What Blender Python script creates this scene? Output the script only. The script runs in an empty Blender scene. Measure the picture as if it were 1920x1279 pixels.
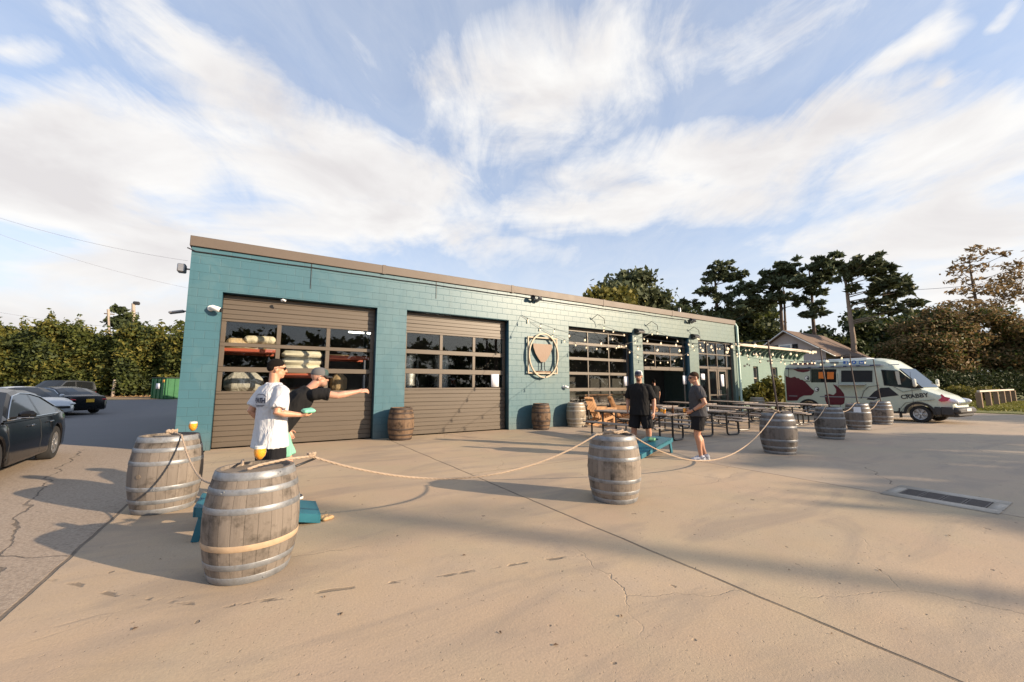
import bpy, bmesh, math, random
import numpy as np
from mathutils import Vector, Matrix
rad = math.radians
S = bpy.context.scene
COL = S.collection
random.seed(7)
# ------------------------------------------------------------------ camera
CAM_H, FOC, PITCH, YAW = 1.5, 746.7, rad(6.41), rad(-32.09)
cd = bpy.data.cameras.new('camera'); cam = bpy.data.objects.new('camera', cd); COL.objects.link(cam)
cd.sensor_width = 36; cd.lens = FOC / 1920 * 36; cd.clip_end = 3000; cd.clip_start = 0.05
cam.location = (0, 0, CAM_H); cam.rotation_euler = (math.pi / 2 + PITCH, 0, YAW)
S.camera = cam
CR = Matrix.Rotation(YAW, 3, 'Z') @ Matrix.Rotation(math.pi / 2 + PITCH, 3, 'X')
def ray(x, y): return CR @ Vector(((x - 960) / FOC, -(y - 639.5) / FOC, -1))
def at(x, y, dep): return ray(x, y) * dep + Vector((0, 0, CAM_H))
def gnd(x, y, z=0.0):
    d = ray(x, y); return d * ((z - CAM_H) / d.z) + Vector((0, 0, CAM_H))
def fac(x, y, Y):
    d = ray(x, y); return d * (Y / d.y) + Vector((0, 0, CAM_H))
# ------------------------------------------------------------------ node helpers
def new_mat(name):
    m = bpy.data.materials.new(name); m.use_nodes = True
    nt = m.node_tree; b = nt.nodes['Principled BSDF']
    return m, nt, b
def nd(nt, t, **k):
    n = nt.nodes.new(t)
    for a, v in k.items():
        if a in n.inputs.keys(): n.inputs[a].default_value = v
        else: setattr(n, a, v)
    return n
def lk(nt, a, b): nt.links.new(a, b)
def mathn(nt, op, a, b=None, c=None, clamp=False):
    n = nt.nodes.new('ShaderNodeMath'); n.operation = op; n.use_clamp = clamp
    for i, v in enumerate((a, b, c)):
        if v is None: continue
        if isinstance(v, (int, float)): n.inputs[i].default_value = v
        else: lk(nt, v, n.inputs[i])
    return n.outputs[0]
def mixc(nt, fac_, a, b, mode='MIX'):
    n = nt.nodes.new('ShaderNodeMix'); n.data_type = 'RGBA'; n.blend_type = mode
    for sock, v in ((n.inputs['Factor'], fac_), (n.inputs[6], a), (n.inputs[7], b)):
        if isinstance(v, (int, float)): sock.default_value = v
        elif isinstance(v, tuple): sock.default_value = v if len(v) == 4 else (*v, 1)
        else: lk(nt, v, sock)
    return n.outputs[2]
def ramp(nt, f, stops):
    n = nt.nodes.new('ShaderNodeValToRGB'); cr = n.color_ramp
    while len(cr.elements) < len(stops): cr.elements.new(0.5)
    for e, (p, c) in zip(cr.elements, stops):
        e.position = p; e.color = (*c, 1) if isinstance(c, tuple) else (c, c, c, 1)
    lk(nt, f, n.inputs[0]); return n.outputs[0]
def noise(nt, vec, scale, detail=4, rough=0.55, dist=0.0):
    n = nd(nt, 'ShaderNodeTexNoise', Scale=scale, Detail=detail, Roughness=rough, Distortion=dist)
    if vec is not None: lk(nt, vec, n.inputs['Vector'])
    return n.outputs[0]
def bump(nt, b, h, strength=0.3, dist=0.01):
    n = nd(nt, 'ShaderNodeBump', Strength=strength, Distance=dist)
    lk(nt, h, n.inputs['Height']); lk(nt, n.outputs[0], b.inputs['Normal']); return n
def texco(nt, which='Object'): return nt.nodes.new('ShaderNodeTexCoord').outputs[which]
def mapping(nt, vec, loc=(0,0,0), rot=(0,0,0), sc=(1,1,1), typ='POINT'):
    n = nt.nodes.new('ShaderNodeMapping'); n.vector_type = typ
    n.inputs['Location'].default_value = loc; n.inputs['Rotation'].default_value = rot; n.inputs['Scale'].default_value = sc
    lk(nt, vec, n.inputs['Vector']); return n.outputs[0]
_mc = {}
def simple(name, col, rough=0.6, metal=0.0, var=0.15, scale=6.0, bmp=0.0, spec=0.5, coat=0.0, sheen=0.0):
    """plain surface with a little wear: colour noise and roughness noise"""
    if name in _mc: return _mc[name]
    m, nt, b = new_mat(name)
    co = texco(nt)
    n = noise(nt, co, scale, 5)
    c1 = tuple(max(0, c * (1 - var)) for c in col); c2 = tuple(min(1, c * (1 + var)) for c in col)
    lk(nt, mixc(nt, n, c1, c2), b.inputs['Base Color'])
    lk(nt, mathn(nt, 'ADD', mathn(nt, 'MULTIPLY', n, 0.16), max(0.02, rough - 0.08)), b.inputs['Roughness'])
    b.inputs['Metallic'].default_value = metal; b.inputs['Specular IOR Level'].default_value = spec
    b.inputs['Coat Weight'].default_value = coat
    if sheen: b.inputs['Sheen Weight'].default_value = sheen
    if bmp: bump(nt, b, noise(nt, co, scale * 6, 4), bmp, 0.01)
    _mc[name] = m; return m
def cloth(name, col, wave=7.0, amt=0.5, rough=0.9):
    if name in _mc: return _mc[name]
    m, nt, b = new_mat(name)
    co = texco(nt)
    v = mapping(nt, co, sc=(1, 1, .35))
    n = noise(nt, v, wave, 3, .5, .6)
    f = noise(nt, co, 400, 2)
    lk(nt, mixc(nt, f, tuple(c * .9 for c in col), tuple(min(1, c * 1.08) for c in col)), b.inputs['Base Color'])
    b.inputs['Roughness'].default_value = rough; b.inputs['Specular IOR Level'].default_value = .2
    bump(nt, b, n, amt, 0.06)
    _mc[name] = m; return m
def emit(name, col, st):
    if name in _mc: return _mc[name]
    m, nt, b = new_mat(name)
    b.inputs['Base Color'].default_value = (*col, 1); b.inputs['Emission Color'].default_value = (*col, 1); b.inputs['Emission Strength'].default_value = st
    _mc[name] = m; return m
def glass(name, tint=(.75, .8, .8), refl=1.0, rough=0.0):
    if name in _mc: return _mc[name]
    m, nt, b = new_mat(name); out = nt.nodes['Material Output']; nt.nodes.remove(b)
    tr = nd(nt, 'ShaderNodeBsdfTransparent'); tr.inputs[0].default_value = (*tint, 1)
    gl = nd(nt, 'ShaderNodeBsdfGlossy'); gl.inputs['Roughness'].default_value = rough; gl.inputs['Color'].default_value = (.95, .97, 1, 1)
    ge = nt.nodes.new('ShaderNodeNewGeometry'); dt = nt.nodes.new('ShaderNodeVectorMath'); dt.operation = 'DOT_PRODUCT'; lk(nt, ge.outputs['Normal'], dt.inputs[0]); lk(nt, ge.outputs['Incoming'], dt.inputs[1])
    fz = mathn(nt, 'ADD', .04, mathn(nt, 'MULTIPLY', mathn(nt, 'POWER', mathn(nt, 'SUBTRACT', 1.0, mathn(nt, 'ABSOLUTE', dt.outputs['Value']), clamp=True), 5.0), .96))
    mx = nd(nt, 'ShaderNodeMixShader')
    lk(nt, mathn(nt, 'MULTIPLY', fz, refl * 1.5, clamp=True), mx.inputs[0]); lk(nt, tr.outputs[0], mx.inputs[1]); lk(nt, gl.outputs[0], mx.inputs[2])
    lk(nt, mx.outputs[0], out.inputs['Surface'])
    _mc[name] = m; return m
# ------------------------------------------------------------------ mesh builder
class MB:
    def __init__(s): s.v = []; s.f = []; s.mi = []
    def add(s, vs, fs, mi=0, M=None):
        o = len(s.v)
        for p in vs:
            p = Vector(p); s.v.append(tuple(M @ p if M is not None else p))
        for f in fs: s.f.append(tuple(i + o for i in f)); s.mi.append(mi)
    def box(s, c, d, b=0.0, mi=0, M=None):
        x, y, z = (q / 2 for q in d)
        if b <= 0:
            vs = [(c[0] + i * x, c[1] + j * y, c[2] + k * z) for i in (-1, 1) for j in (-1, 1) for k in (-1, 1)]
            fs = [(0,1,3,2),(4,6,7,5),(0,4,5,1),(2,3,7,6),(0,2,6,4),(1,5,7,3)]
            s.add(vs, fs, mi, M); return
        b = min(b, x * .9, y * .9, z * .9)
        vs = []; ix = {}
        for i in (-1, 1):
            for j in (-1, 1):
                for k in (-1, 1):
                    for a in range(3):
                        e = [x - b, y - b, z - b]; e[a] = (x, y, z)[a]
                        ix[i, j, k, a] = len(vs); vs.append((c[0] + i * e[0], c[1] + j * e[1], c[2] + k * e[2]))
        q = [(-1,-1),(1,-1),(1,1),(-1,1)]
        fs = []
        for t in (-1, 1):
            fs.append([ix[t, u, w, 0] for u, w in q]); fs.append([ix[u, t, w, 1] for u, w in q]); fs.append([ix[u, w, t, 2] for u, w in q])
        for u in (-1, 1):
            for w in (-1, 1):
                fs.append([ix[u, w, -1, 0], ix[u, w, 1, 0], ix[u, w, 1, 1], ix[u, w, -1, 1]])
                fs.append([ix[u, -1, w, 0], ix[u, 1, w, 0], ix[u, 1, w, 2], ix[u, -1, w, 2]])
                fs.append([ix[-1, u, w, 1], ix[1, u, w, 1], ix[1, u, w, 2], ix[-1, u, w, 2]])
        for i in (-1, 1):
            for j in (-1, 1):
                for k in (-1, 1): fs.append([ix[i, j, k, a] for a in range(3)])
        s.add(vs, fs, mi, M)
    def span(s, lo, hi, b=0.0, mi=0, M=None):
        s.box([(a + c) / 2 for a, c in zip(lo, hi)], [abs(c - a) for a, c in zip(lo, hi)], b, mi, M)
    def beam(s, p0, p1, w, h, b=0.0, mi=0, up=(0, 0, 1)):
        p0, p1 = Vector(p0), Vector(p1); d = p1 - p0; L = d.length; z = d.normalized()
        u = Vector(up)
        if abs(u.dot(z)) > .98: u = Vector((1, 0, 0))
        x = u.cross(z).normalized(); y = z.cross(x)
        M = Matrix(((x.x, y.x, z.x, p0.x), (x.y, y.y, z.y, p0.y), (x.z, y.z, z.z, p0.z), (0, 0, 0, 1)))
        s.box((0, 0, L / 2), (w, h, L), b, mi, M)
    def rings(s, rs, mi=0, cap=True, closed=True):
        n = len(rs[0]); o = []
        vs = [p for r in rs for p in r]; fs = []
        m = n if closed else n - 1
        for i in range(len(rs) - 1):
            for j in range(m):
                a = i * n + j; b = i * n + (j + 1) % n
                fs.append((a, b, b + n, a + n))
        if cap: fs.append(tuple(range(n))[::-1]); fs.append(tuple(range((len(rs) - 1) * n, len(rs) * n)))
        s.add(vs, fs, mi)
    def tube(s, pts, r, n=8, mi=0, cap=True, round_=False):
        pts = [Vector(p) for p in pts]
        rr = list(r) if isinstance(r, (list, tuple)) else [r] * len(pts)
        if round_:
            d0 = (pts[0] - pts[1]).normalized(); d1 = (pts[-1] - pts[-2]).normalized()
            pts = [pts[0] + d0 * rr[0] * .9, pts[0] + d0 * rr[0] * .6] + pts + [pts[-1] + d1 * rr[-1] * .6, pts[-1] + d1 * rr[-1] * .9]
            rr = [rr[0] * .35, rr[0] * .8] + rr + [rr[-1] * .8, rr[-1] * .35]
        t0 = (pts[1] - pts[0]).normalized()
        u = Vector((0, 0, 1)) if abs(t0.z) < .9 else Vector((1, 0, 0))
        x = u.cross(t0).normalized(); rs = []
        for i, p in enumerate(pts):
            t = (pts[min(i + 1, len(pts) - 1)] - pts[max(i - 1, 0)])
            t = t.normalized() if t.length > 1e-9 else t0
            x = (x - t * x.dot(t)); x = x.normalized() if x.length > 1e-6 else t.orthogonal().normalized()
            y = t.cross(x)
            rs.append([p + (x * math.cos(2 * math.pi * k / n) + y * math.sin(2 * math.pi * k / n)) * rr[i] for k in range(n)])
        s.rings(rs, mi, cap)
    def lathe(s, prof, n=24, c=(0, 0, 0), mi=0, cap=True, sx=1, sy=1, M=None):
        k0 = len(s.v)
        rs = [[Vector((c[0] + r * sx * math.cos(2 * math.pi * k / n), c[1] + r * sy * math.sin(2 * math.pi * k / n), c[2] + z)) for k in range(n)] for r, z in prof]
        if M is not None: rs = [[M @ p for p in r] for r in rs]
        s.rings(rs, mi, cap)
    def ell(s, c, r, mi=0, n=14, M=None):
        pr = [(math.sin(math.pi * i / n), -math.cos(math.pi * i / n)) for i in range(n + 1)]
        pr[0] = (.02, -1); pr[-1] = (.02, 1)
        L = Matrix.Translation(Vector(c)) @ (M.to_4x4() if M is not None else Matrix.Identity(4)) @ Matrix.Diagonal((*r, 1))
        s.lathe(pr, 16, mi=mi, M=L)
    def prism(s, poly, axis, lo, hi, mi=0, M=None):
        """extrude a 2-D outline along axis: 'x' takes (y,z), 'y' takes (x,z), 'z' takes (x,y)"""
        f = {'x': lambda p, t: (t, p[0], p[1]), 'y': lambda p, t: (p[0], t, p[1]), 'z': lambda p, t: (p[0], p[1], t)}[axis]
        n = len(poly)
        vs = [f(p, lo) for p in poly] + [f(p, hi) for p in poly]
        fs = [tuple(range(n))[::-1], tuple(range(n, 2 * n))] + [(i, (i + 1) % n, n + (i + 1) % n, n + i) for i in range(n)]
        s.add(vs, fs, mi, M)
    def mesh(s, name, smooth=True, sharp=38, fixn=True):
        me = bpy.data.meshes.new(name); me.from_pydata(s.v, [], s.f); me.update()
        bm = bmesh.new(); bm.from_mesh(me)
        if fixn: bmesh.ops.recalc_face_normals(bm, faces=bm.faces)
        if smooth:
            a = rad(sharp)
            for e in bm.edges:
                if len(e.link_faces) == 2 and e.calc_face_angle(0) > a: e.smooth = False
        bm.to_mesh(me); bm.free()
        me.polygons.foreach_set('material_index', s.mi)
        if smooth: me.polygons.foreach_set('use_smooth', [True] * len(me.polygons))
        uv = me.uv_layers.new(name='UVMap')
        nl = len(me.loops); vi = np.empty(nl, np.int32); me.loops.foreach_get('vertex_index', vi)
        co = np.empty(len(me.vertices) * 3, np.float32); me.vertices.foreach_get('co', co); co = co.reshape(-1, 3)
        nf = len(me.polygons); nr = np.empty(nf * 3, np.float32); me.polygons.foreach_get('normal', nr); nr = np.abs(nr.reshape(-1, 3))
        lt = np.empty(nf, np.int32); me.polygons.foreach_get('loop_total', lt)
        ax = np.repeat(np.argmax(nr, 1), lt); p = co[vi]
        u = np.where(ax == 0, p[:, 1], p[:, 0]); w = np.where(ax == 2, p[:, 1], p[:, 2])
        uv.data.foreach_set('uv', np.stack([u, w], 1).astype(np.float32).ravel())
        return me
    def build(s, name, mats, parent=None, smooth=True, sharp=38, loc=None, rotz=0, fixn=True):
        me = s.mesh(name, smooth, sharp, fixn)
        for m in (mats if isinstance(mats, (list, tuple)) else [mats]): me.materials.append(m)
        o = bpy.data.objects.new(name, me); COL.objects.link(o)
        if parent is not None: o.parent = parent
        if loc is not None: o.location = loc
        if rotz: o.rotation_euler = (0, 0, rotz)
        return o
def tag(o, label=None, cat=None, group=None, kind=None):
    if label: o['label'] = label
    if cat: o['category'] = cat
    if group: o['group'] = group
    if kind: o['kind'] = kind
    return o
def thing(name, label, cat, loc=(0, 0, 0), rotz=0.0, group=None):
    o = bpy.data.objects.new(name, None); COL.objects.link(o); o.empty_display_size = .2
    o.location = loc; o.rotation_euler = (0, 0, rotz)
    return tag(o, label, cat, group)
def copy_tree(o, parent=None):
    c = o.copy(); COL.objects.link(c); c.parent = parent
    for ch in list(o.children): copy_tree(ch, c)
    return c
def dup(root, loc, rotz, label, group=None, scale=None):
    c = copy_tree(root); c.location = loc; c.rotation_euler = (0, 0, rotz); c['label'] = label
    if group: c['group'] = group
    c.scale = scale or (1, 1, 1)
    return c
def remeshed(mb, name, mats, parent=None, voxel=.008, it=4, fac_=.5, fold=0.0, fs=(9, 9, 2.6)):
    tmp = mb.build('tmp', mats, smooth=False)
    md = tmp.modifiers.new('r', 'REMESH'); md.mode = 'VOXEL'; md.voxel_size = voxel; md.use_smooth_shade = True
    sm = tmp.modifiers.new('s', 'SMOOTH'); sm.factor = fac_; sm.iterations = it
    dg = bpy.context.evaluated_depsgraph_get()
    me = bpy.data.meshes.new_from_object(tmp.evaluated_get(dg)); me.name = name
    old = tmp.data; bpy.data.objects.remove(tmp); bpy.data.meshes.remove(old)
    if fold:
        from mathutils import noise as MN
        NR = [v.normal.copy() for v in me.vertices]
        for v, vn_ in zip(me.vertices, NR):
            c = v.co.copy(); q = Vector((c.x * fs[0] + 3, c.y * fs[1] + c.z * 1.5, c.z * fs[2])); a = MN.noise(q); b_ = MN.noise(q * 2.1 + Vector((7, 1, 4)))
            v.co = c + vn_ * fold * (1.0 - 2.0 * abs(a) + .5 * (1 - 2 * abs(b_)) - .55)
        me.update()
    me.polygons.foreach_set('use_smooth', [True] * len(me.polygons))
    me.polygons.foreach_set('material_index', [0] * len(me.polygons))
    o = bpy.data.objects.new(name, me); COL.objects.link(o)
    if parent is not None: o.parent = parent
    return o
def leaves(name, clumps, mats, parent=None, size=.3, aspect=1.6, seed=1, flat=0.0, shell=.55, jit=1.0, cull=None, patch=0.0):
    """foliage: many leaf-sized quads scattered through ellipsoid clumps (centre, radii, count)"""
    rg = np.random.default_rng(seed); P = []
    for c, r, n in clumps:
        d = rg.normal(size=(n, 3)); d /= np.linalg.norm(d, axis=1, keepdims=True)
        t = (shell + (1 - shell) * rg.random(n)) ** .7 * (1 + .22 * rg.normal(size=n) * jit)
        P.append(np.array(c) + d * t[:, None] * np.array(r))
    P = np.concatenate(P); n = len(P)
    if cull is not None: P = P[cull(P)]; n = len(P)
    a = rg.normal(size=(n, 3)); a[:, 2] *= (1 - flat) ; a /= np.linalg.norm(a, axis=1, keepdims=True)
    b = rg.normal(size=(n, 3)); b[:, 2] *= (1 - flat * .5); b -= a * (a * b).sum(1, keepdims=True); b /= np.linalg.norm(b, axis=1, keepdims=True)
    s = size * (.5 + rg.random(n))[:, None]
    a *= s * .5 * aspect; b *= s * .5
    V = np.stack([P - a, P + b * .8, P + a, P - b * .8], 1).reshape(-1, 3)
    me = bpy.data.meshes.new(name)
    me.vertices.add(4 * n); me.vertices.foreach_set('co', V.astype(np.float32).ravel())
    me.loops.add(4 * n); me.loops.foreach_set('vertex_index', np.arange(4 * n, dtype=np.int32))
    me.polygons.add(n); me.polygons.foreach_set('loop_start', np.arange(0, 4 * n, 4, dtype=np.int32))
    me.update(calc_edges=True)
    mats = mats if isinstance(mats, (list, tuple)) else [mats]
    for m in mats: me.materials.append(m)
    if len(mats) > 1:
        me.polygons.foreach_set('material_index', (rg.integers(0, len(mats), n) if not patch else ((np.floor((np.sin(P[:, 0] / patch * 1.7) + np.sin(P[:, 1] / patch * 2.3 + 1) + np.sin(P[:, 2] / patch * 2.9 + P[:, 0] / patch) + rg.normal(size=n) * .45 + 9) * 1.3)).astype(int) % len(mats))).astype(np.int32))
    o = bpy.data.objects.new(name, me); COL.objects.link(o)
    if parent is not None: o.parent = parent
    return o
def leaf_mat(name, c1, c2, trans=.25, scale=.5):
    m, nt, b = new_mat(name)
    oi = nt.nodes.new('ShaderNodeNewGeometry')
    n = noise(nt, texco(nt), scale, 3)
    f = mathn(nt, 'ADD', mathn(nt, 'MULTIPLY', oi.outputs['Random Per Island'], .6), mathn(nt, 'MULTIPLY', mathn(nt, 'SUBTRACT', n, .25), .8), clamp=True)
    col = mixc(nt, f, c1, c2); lk(nt, col, b.inputs['Base Color'])
    b.inputs['Roughness'].default_value = .65; b.inputs['Specular IOR Level'].default_value = .25
    out = nt.nodes['Material Output']; tl = nt.nodes.new('ShaderNodeBsdfTranslucent'); lk(nt, col, tl.inputs[0])
    mx = nd(nt, 'ShaderNodeMixShader'); mx.inputs[0].default_value = trans
    lk(nt, b.outputs[0], mx.inputs[1]); lk(nt, tl.outputs[0], mx.inputs[2]); lk(nt, mx.outputs[0], out.inputs['Surface'])
    return m
def text_mesh(body, size, ext=.003, bold=0.0):
    cu = bpy.data.curves.new('t', 'FONT'); cu.body = body; cu.size = size; cu.extrude = ext; cu.align_x = 'CENTER'; cu.align_y = 'CENTER'; cu.offset = bold
    o = bpy.data.objects.new('t', cu); COL.objects.link(o)
    dg = bpy.context.evaluated_depsgraph_get(); me = bpy.data.meshes.new_from_object(o.evaluated_get(dg))
    bpy.data.objects.remove(o); bpy.data.curves.remove(cu); return me
# ------------------------------------------------------------------ light and sky
SUN_D = Vector((.62 * math.cos(rad(18.5)), -.785 * math.cos(rad(18.5)), math.sin(rad(18.5)))).normalized()   # towards the sun
sl = bpy.data.lights.new('sun', 'SUN'); so = bpy.data.objects.new('sun', sl); COL.objects.link(so)
sl.energy = 5.0; sl.angle = rad(.55); sl.color = (1.0, .79, .56)
so.rotation_euler = (-SUN_D).to_track_quat('-Z', 'Y').to_euler(); so.location = SUN_D * 60
W = bpy.data.worlds.new('World'); S.world = W; W.use_nodes = True
nt = W.node_tree; bg = nt.nodes['Background']
sky = nd(nt, 'ShaderNodeTexSky'); sky.sky_type = 'NISHITA'; sky.sun_disc = False
sky.sun_elevation = rad(18.5); sky.sun_rotation = math.atan2(SUN_D.x, SUN_D.y)
sky.air_density = 1.0; sky.dust_density = 1.5; sky.ozone_density = 2.0
gen = texco(nt, 'Generated')
sep = nd(nt, 'ShaderNodeSeparateXYZ'); lk(nt, gen, sep.inputs[0])
HX, HY = math.sin(-YAW), math.cos(YAW)                       # the street the clouds drift along
fwd = mathn(nt, 'ADD', mathn(nt, 'MULTIPLY', sep.outputs[0], HX), mathn(nt, 'MULTIPLY', sep.outputs[1], HY))
rgt = mathn(nt, 'SUBTRACT', mathn(nt, 'MULTIPLY', sep.outputs[0], HY), mathn(nt, 'MULTIPLY', sep.outputs[1], HX))
az = mathn(nt, 'ARCTAN2', rgt, fwd)
el = mathn(nt, 'ARCSINE', sep.outputs[2])
cmb = nd(nt, 'ShaderNodeCombineXYZ'); lk(nt, az, cmb.inputs[0]); lk(nt, el, cmb.inputs[1])
# cloud deck seen in perspective: streaks run along the heading
zz = mathn(nt, 'MAXIMUM', mathn(nt, 'ADD', sep.outputs[2], .10), .03)
cp = nd(nt, 'ShaderNodeCombineXYZ'); lk(nt, mathn(nt, 'DIVIDE', rgt, zz), cp.inputs[0]); lk(nt, mathn(nt, 'DIVIDE', fwd, zz), cp.inputs[1])
wisp = noise(nt, mapping(nt, cp.outputs[0], sc=(2.2, 1.0, 1)), 2.2, 10, .66, 1.1)
puff = noise(nt, mapping(nt, cp.outputs[0], sc=(1.0, .85, 1)), 2.2, 10, .62, .6)
puff2 = noise(nt, mapping(nt, cp.outputs[0], loc=(.07, .05, 0), sc=(1.0, .7, 1)), 1.9, 5, .5, .35)
warp = nd(nt, 'ShaderNodeTexNoise', Scale=3.2, Detail=5); lk(nt, cmb.outputs[0], warp.inputs['Vector'])
wv = nd(nt, 'ShaderNodeVectorMath'); wv.operation = 'SUBTRACT'; lk(nt, warp.outputs['Color'], wv.inputs[0]); wv.inputs[1].default_value = (.5, .5, .5)
wv2 = nd(nt, 'ShaderNodeVectorMath'); wv2.operation = 'SCALE'; lk(nt, wv.outputs[0], wv2.inputs[0]); wv2.inputs['Scale'].default_value = .22
wv3 = nd(nt, 'ShaderNodeVectorMath'); wv3.operation = 'ADD'; lk(nt, cmb.outputs[0], wv3.inputs[0]); lk(nt, wv2.outputs[0], wv3.inputs[1])
def azel(x, y):
    d = ray(x, y).normalized(); f = d.x * HX + d.y * HY; r = d.x * HY - d.y * HX
    return math.atan2(r, f), math.asin(d.z)
# banks of cloud (x, y, half length, half width, tilt in degrees, weight); tilt is clockwise
BANKS = [(430, 130, 330, 70, 38, .75), (640, 290, 380, 80, 24, .9), (180, 320, 440, 120, 4, 1.1), (640, 340, 320, 90, 8, 1.0), (400, 470, 420, 60, 2, .9), (700, 430, 320, 60, 0, .95),
         (150, 560, 420, 90, 2, .7), (1050, 150, 280, 120, -25, .9), (1250, 70, 360, 80, -8, .6), (880, 180, 260, 80, 15, .5),
         (1330, 300, 380, 75, -12, .95), (1180, 390, 330, 60, -6, .95), (1560, 270, 240, 60, -28, .85), (1800, 300, 330, 90, -20, 1.0), (1700, 430, 420, 55, -8, .8),
         (1705, 110, 110, 38, -25, .85), (1850, 60, 60, 14, -30, .6), (1720, 172, 45, 16, -12, .8), (60, 105, 110, 36, 14, .55), (180, 50, 110, 26, 30, .4), (1850, 520, 300, 70, 0, .85),
         (1000, 480, 300, 40, 0, .45), (1500, 540, 400, 45, 0, .45), (1160, 315, 40, 12, -30, .5), (860, 330, 70, 10, 18, .6), (1560, 170, 60, 10, -30, .4)]
acc = None
for (x, y, a, b_, t, w_) in BANKS:
    c = azel(x, y); ca, sa = math.cos(rad(t)), math.sin(rad(t))
    e1 = azel(x + ca * 20, y + sa * 20); e2 = azel(x - sa * 20, y + ca * 20)
    d1 = (e1[0] - c[0], e1[1] - c[1]); d2 = (e2[0] - c[0], e2[1] - c[1])
    L1 = math.hypot(*d1) * a / 20 * 1.25; L2 = math.hypot(*d2) * b_ / 20 * 1.35
    v = mapping(nt, wv3.outputs[0], loc=(c[0], c[1], 0), rot=(0, 0, math.atan2(d1[1], d1[0])), sc=(L1, L2, 1), typ='TEXTURE')
    g = nd(nt, 'ShaderNodeTexGradient'); g.gradient_type = 'SPHERICAL'; lk(nt, v, g.inputs[0])
    s_ = mathn(nt, 'MULTIPLY', mathn(nt, 'POWER', g.outputs['Fac'], .7), w_)
    acc = s_ if acc is None else mathn(nt, 'MAXIMUM', acc, s_)
lowp = noise(nt, mapping(nt, cmb.outputs[0], rot=(0, 0, .06), sc=(1.0, 2.3, 1)), 2.6, 10, .60, .5)
lows = noise(nt, mapping(nt, cmb.outputs[0], loc=(.0, -.035, 0), rot=(0, 0, .06), sc=(1.0, 2.3, 1)), 2.6, 6, .55, .5)
tmr = nd(nt, 'ShaderNodeMapRange'); tmr.interpolation_type = 'SMOOTHSTEP'; tmr.inputs['From Min'].default_value = .22; tmr.inputs['From Max'].default_value = .62; lk(nt, el, tmr.inputs['Value'])
hid = mathn(nt, 'ADD', mathn(nt, 'MULTIPLY', mathn(nt, 'SUBTRACT', puff, .5), 1.5), mathn(nt, 'MULTIPLY', mathn(nt, 'SUBTRACT', wisp, .5), 1.35))
lod = mathn(nt, 'ADD', mathn(nt, 'MULTIPLY', mathn(nt, 'SUBTRACT', lowp, .5), 3.6), mathn(nt, 'MULTIPLY', mathn(nt, 'SUBTRACT', wisp, .5), .35))
det = mathn(nt, 'ADD', mathn(nt, 'MULTIPLY', lod, mathn(nt, 'SUBTRACT', 1.0, tmr.outputs[0])), mathn(nt, 'MULTIPLY', hid, tmr.outputs[0]))
dens = mathn(nt, 'ADD', mathn(nt, 'ADD', mathn(nt, 'MULTIPLY', acc, 1.35), mathn(nt, 'MULTIPLY', det, .95)), -.10)
mr = nd(nt, 'ShaderNodeMapRange'); mr.interpolation_type = 'SMOOTHSTEP'; mr.inputs['From Min'].default_value = -.05; mr.inputs['From Max'].default_value = .95
lk(nt, dens, mr.inputs['Value'])
cov = mathn(nt, 'MAXIMUM', mr.outputs[0], mathn(nt, 'MULTIPLY', wisp, .42))
shade = mathn(nt, 'MULTIPLY', mathn(nt, 'ADD', mathn(nt, 'SUBTRACT', lows, .44), mathn(nt, 'MULTIPLY', mathn(nt, 'SUBTRACT', acc, .55), .25)), 3.6, clamp=True)
ccol = mixc(nt, shade, (5.3, 5.2, 5.06), (4.2, 4.02, 3.98))
hz = nd(nt, 'ShaderNodeMapRange'); hz.inputs['From Min'].default_value = 0.0; hz.inputs['From Max'].default_value = .42; hz.inputs['To Min'].default_value = .86; hz.inputs['To Max'].default_value = .0
hz.interpolation_type = 'SMOOTHSTEP'; lk(nt, sep.outputs[2], hz.inputs['Value'])
skyc = mixc(nt, 1.0, sky.outputs[0], (1.05, 1.15, 1.25), 'MULTIPLY')
skyc = mixc(nt, .40, skyc, (3.0, 3.6, 4.8))
skyc = mixc(nt, hz.outputs[0], skyc, (4.75, 4.85, 5.0))
fin = mixc(nt, mathn(nt, 'MULTIPLY', cov, .96), skyc, ccol)
lk(nt, fin, bg.inputs['Color']); bg.inputs['Strength'].default_value = .11
# ------------------------------------------------------------------ ground
def lin(nt, sx, sy, p, q, wid, seg=True):
    """0..1 mask of a joint or crack running from p to q in the ground plane"""
    (x0, y0), (x1, y1) = p, q; L = math.hypot(x1 - x0, y1 - y0); ux, uy = (x1 - x0) / L, (y1 - y0) / L
    dx = mathn(nt, 'SUBTRACT', sx, x0); dy = mathn(nt, 'SUBTRACT', sy, y0)
    t = mathn(nt, 'ADD', mathn(nt, 'MULTIPLY', dx, ux), mathn(nt, 'MULTIPLY', dy, uy))
    n_ = mathn(nt, 'ABSOLUTE', mathn(nt, 'SUBTRACT', mathn(nt, 'MULTIPLY', dx, uy), mathn(nt, 'MULTIPLY', dy, ux)))
    m = mathn(nt, 'SUBTRACT', 1.0, mathn(nt, 'DIVIDE', n_, wid), clamp=True)
    m = mathn(nt, 'MULTIPLY', m, 2.0, clamp=True)
    if seg: m = mathn(nt, 'MULTIPLY', m, mathn(nt, 'MULTIPLY', mathn(nt, 'GREATER_THAN', t, 0), mathn(nt, 'LESS_THAN', t, L)))
    return m
mat_conc, nt, b = new_mat('concrete')
co = texco(nt); 
n1 = noise(nt, co, .35, 6, .6); n2 = noise(nt, co, 2.3, 6, .65); n3 = noise(nt, co, 60, 3, .7); n4 = noise(nt, mapping(nt, co, sc=(.5, 1.6, 1)), .9, 5, .6, 1.0)
base = ramp(nt, n1, [(.25, (.345, .256, .170)), (.5, (.452, .337, .222)), (.75, (.555, .416, .273))])
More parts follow.
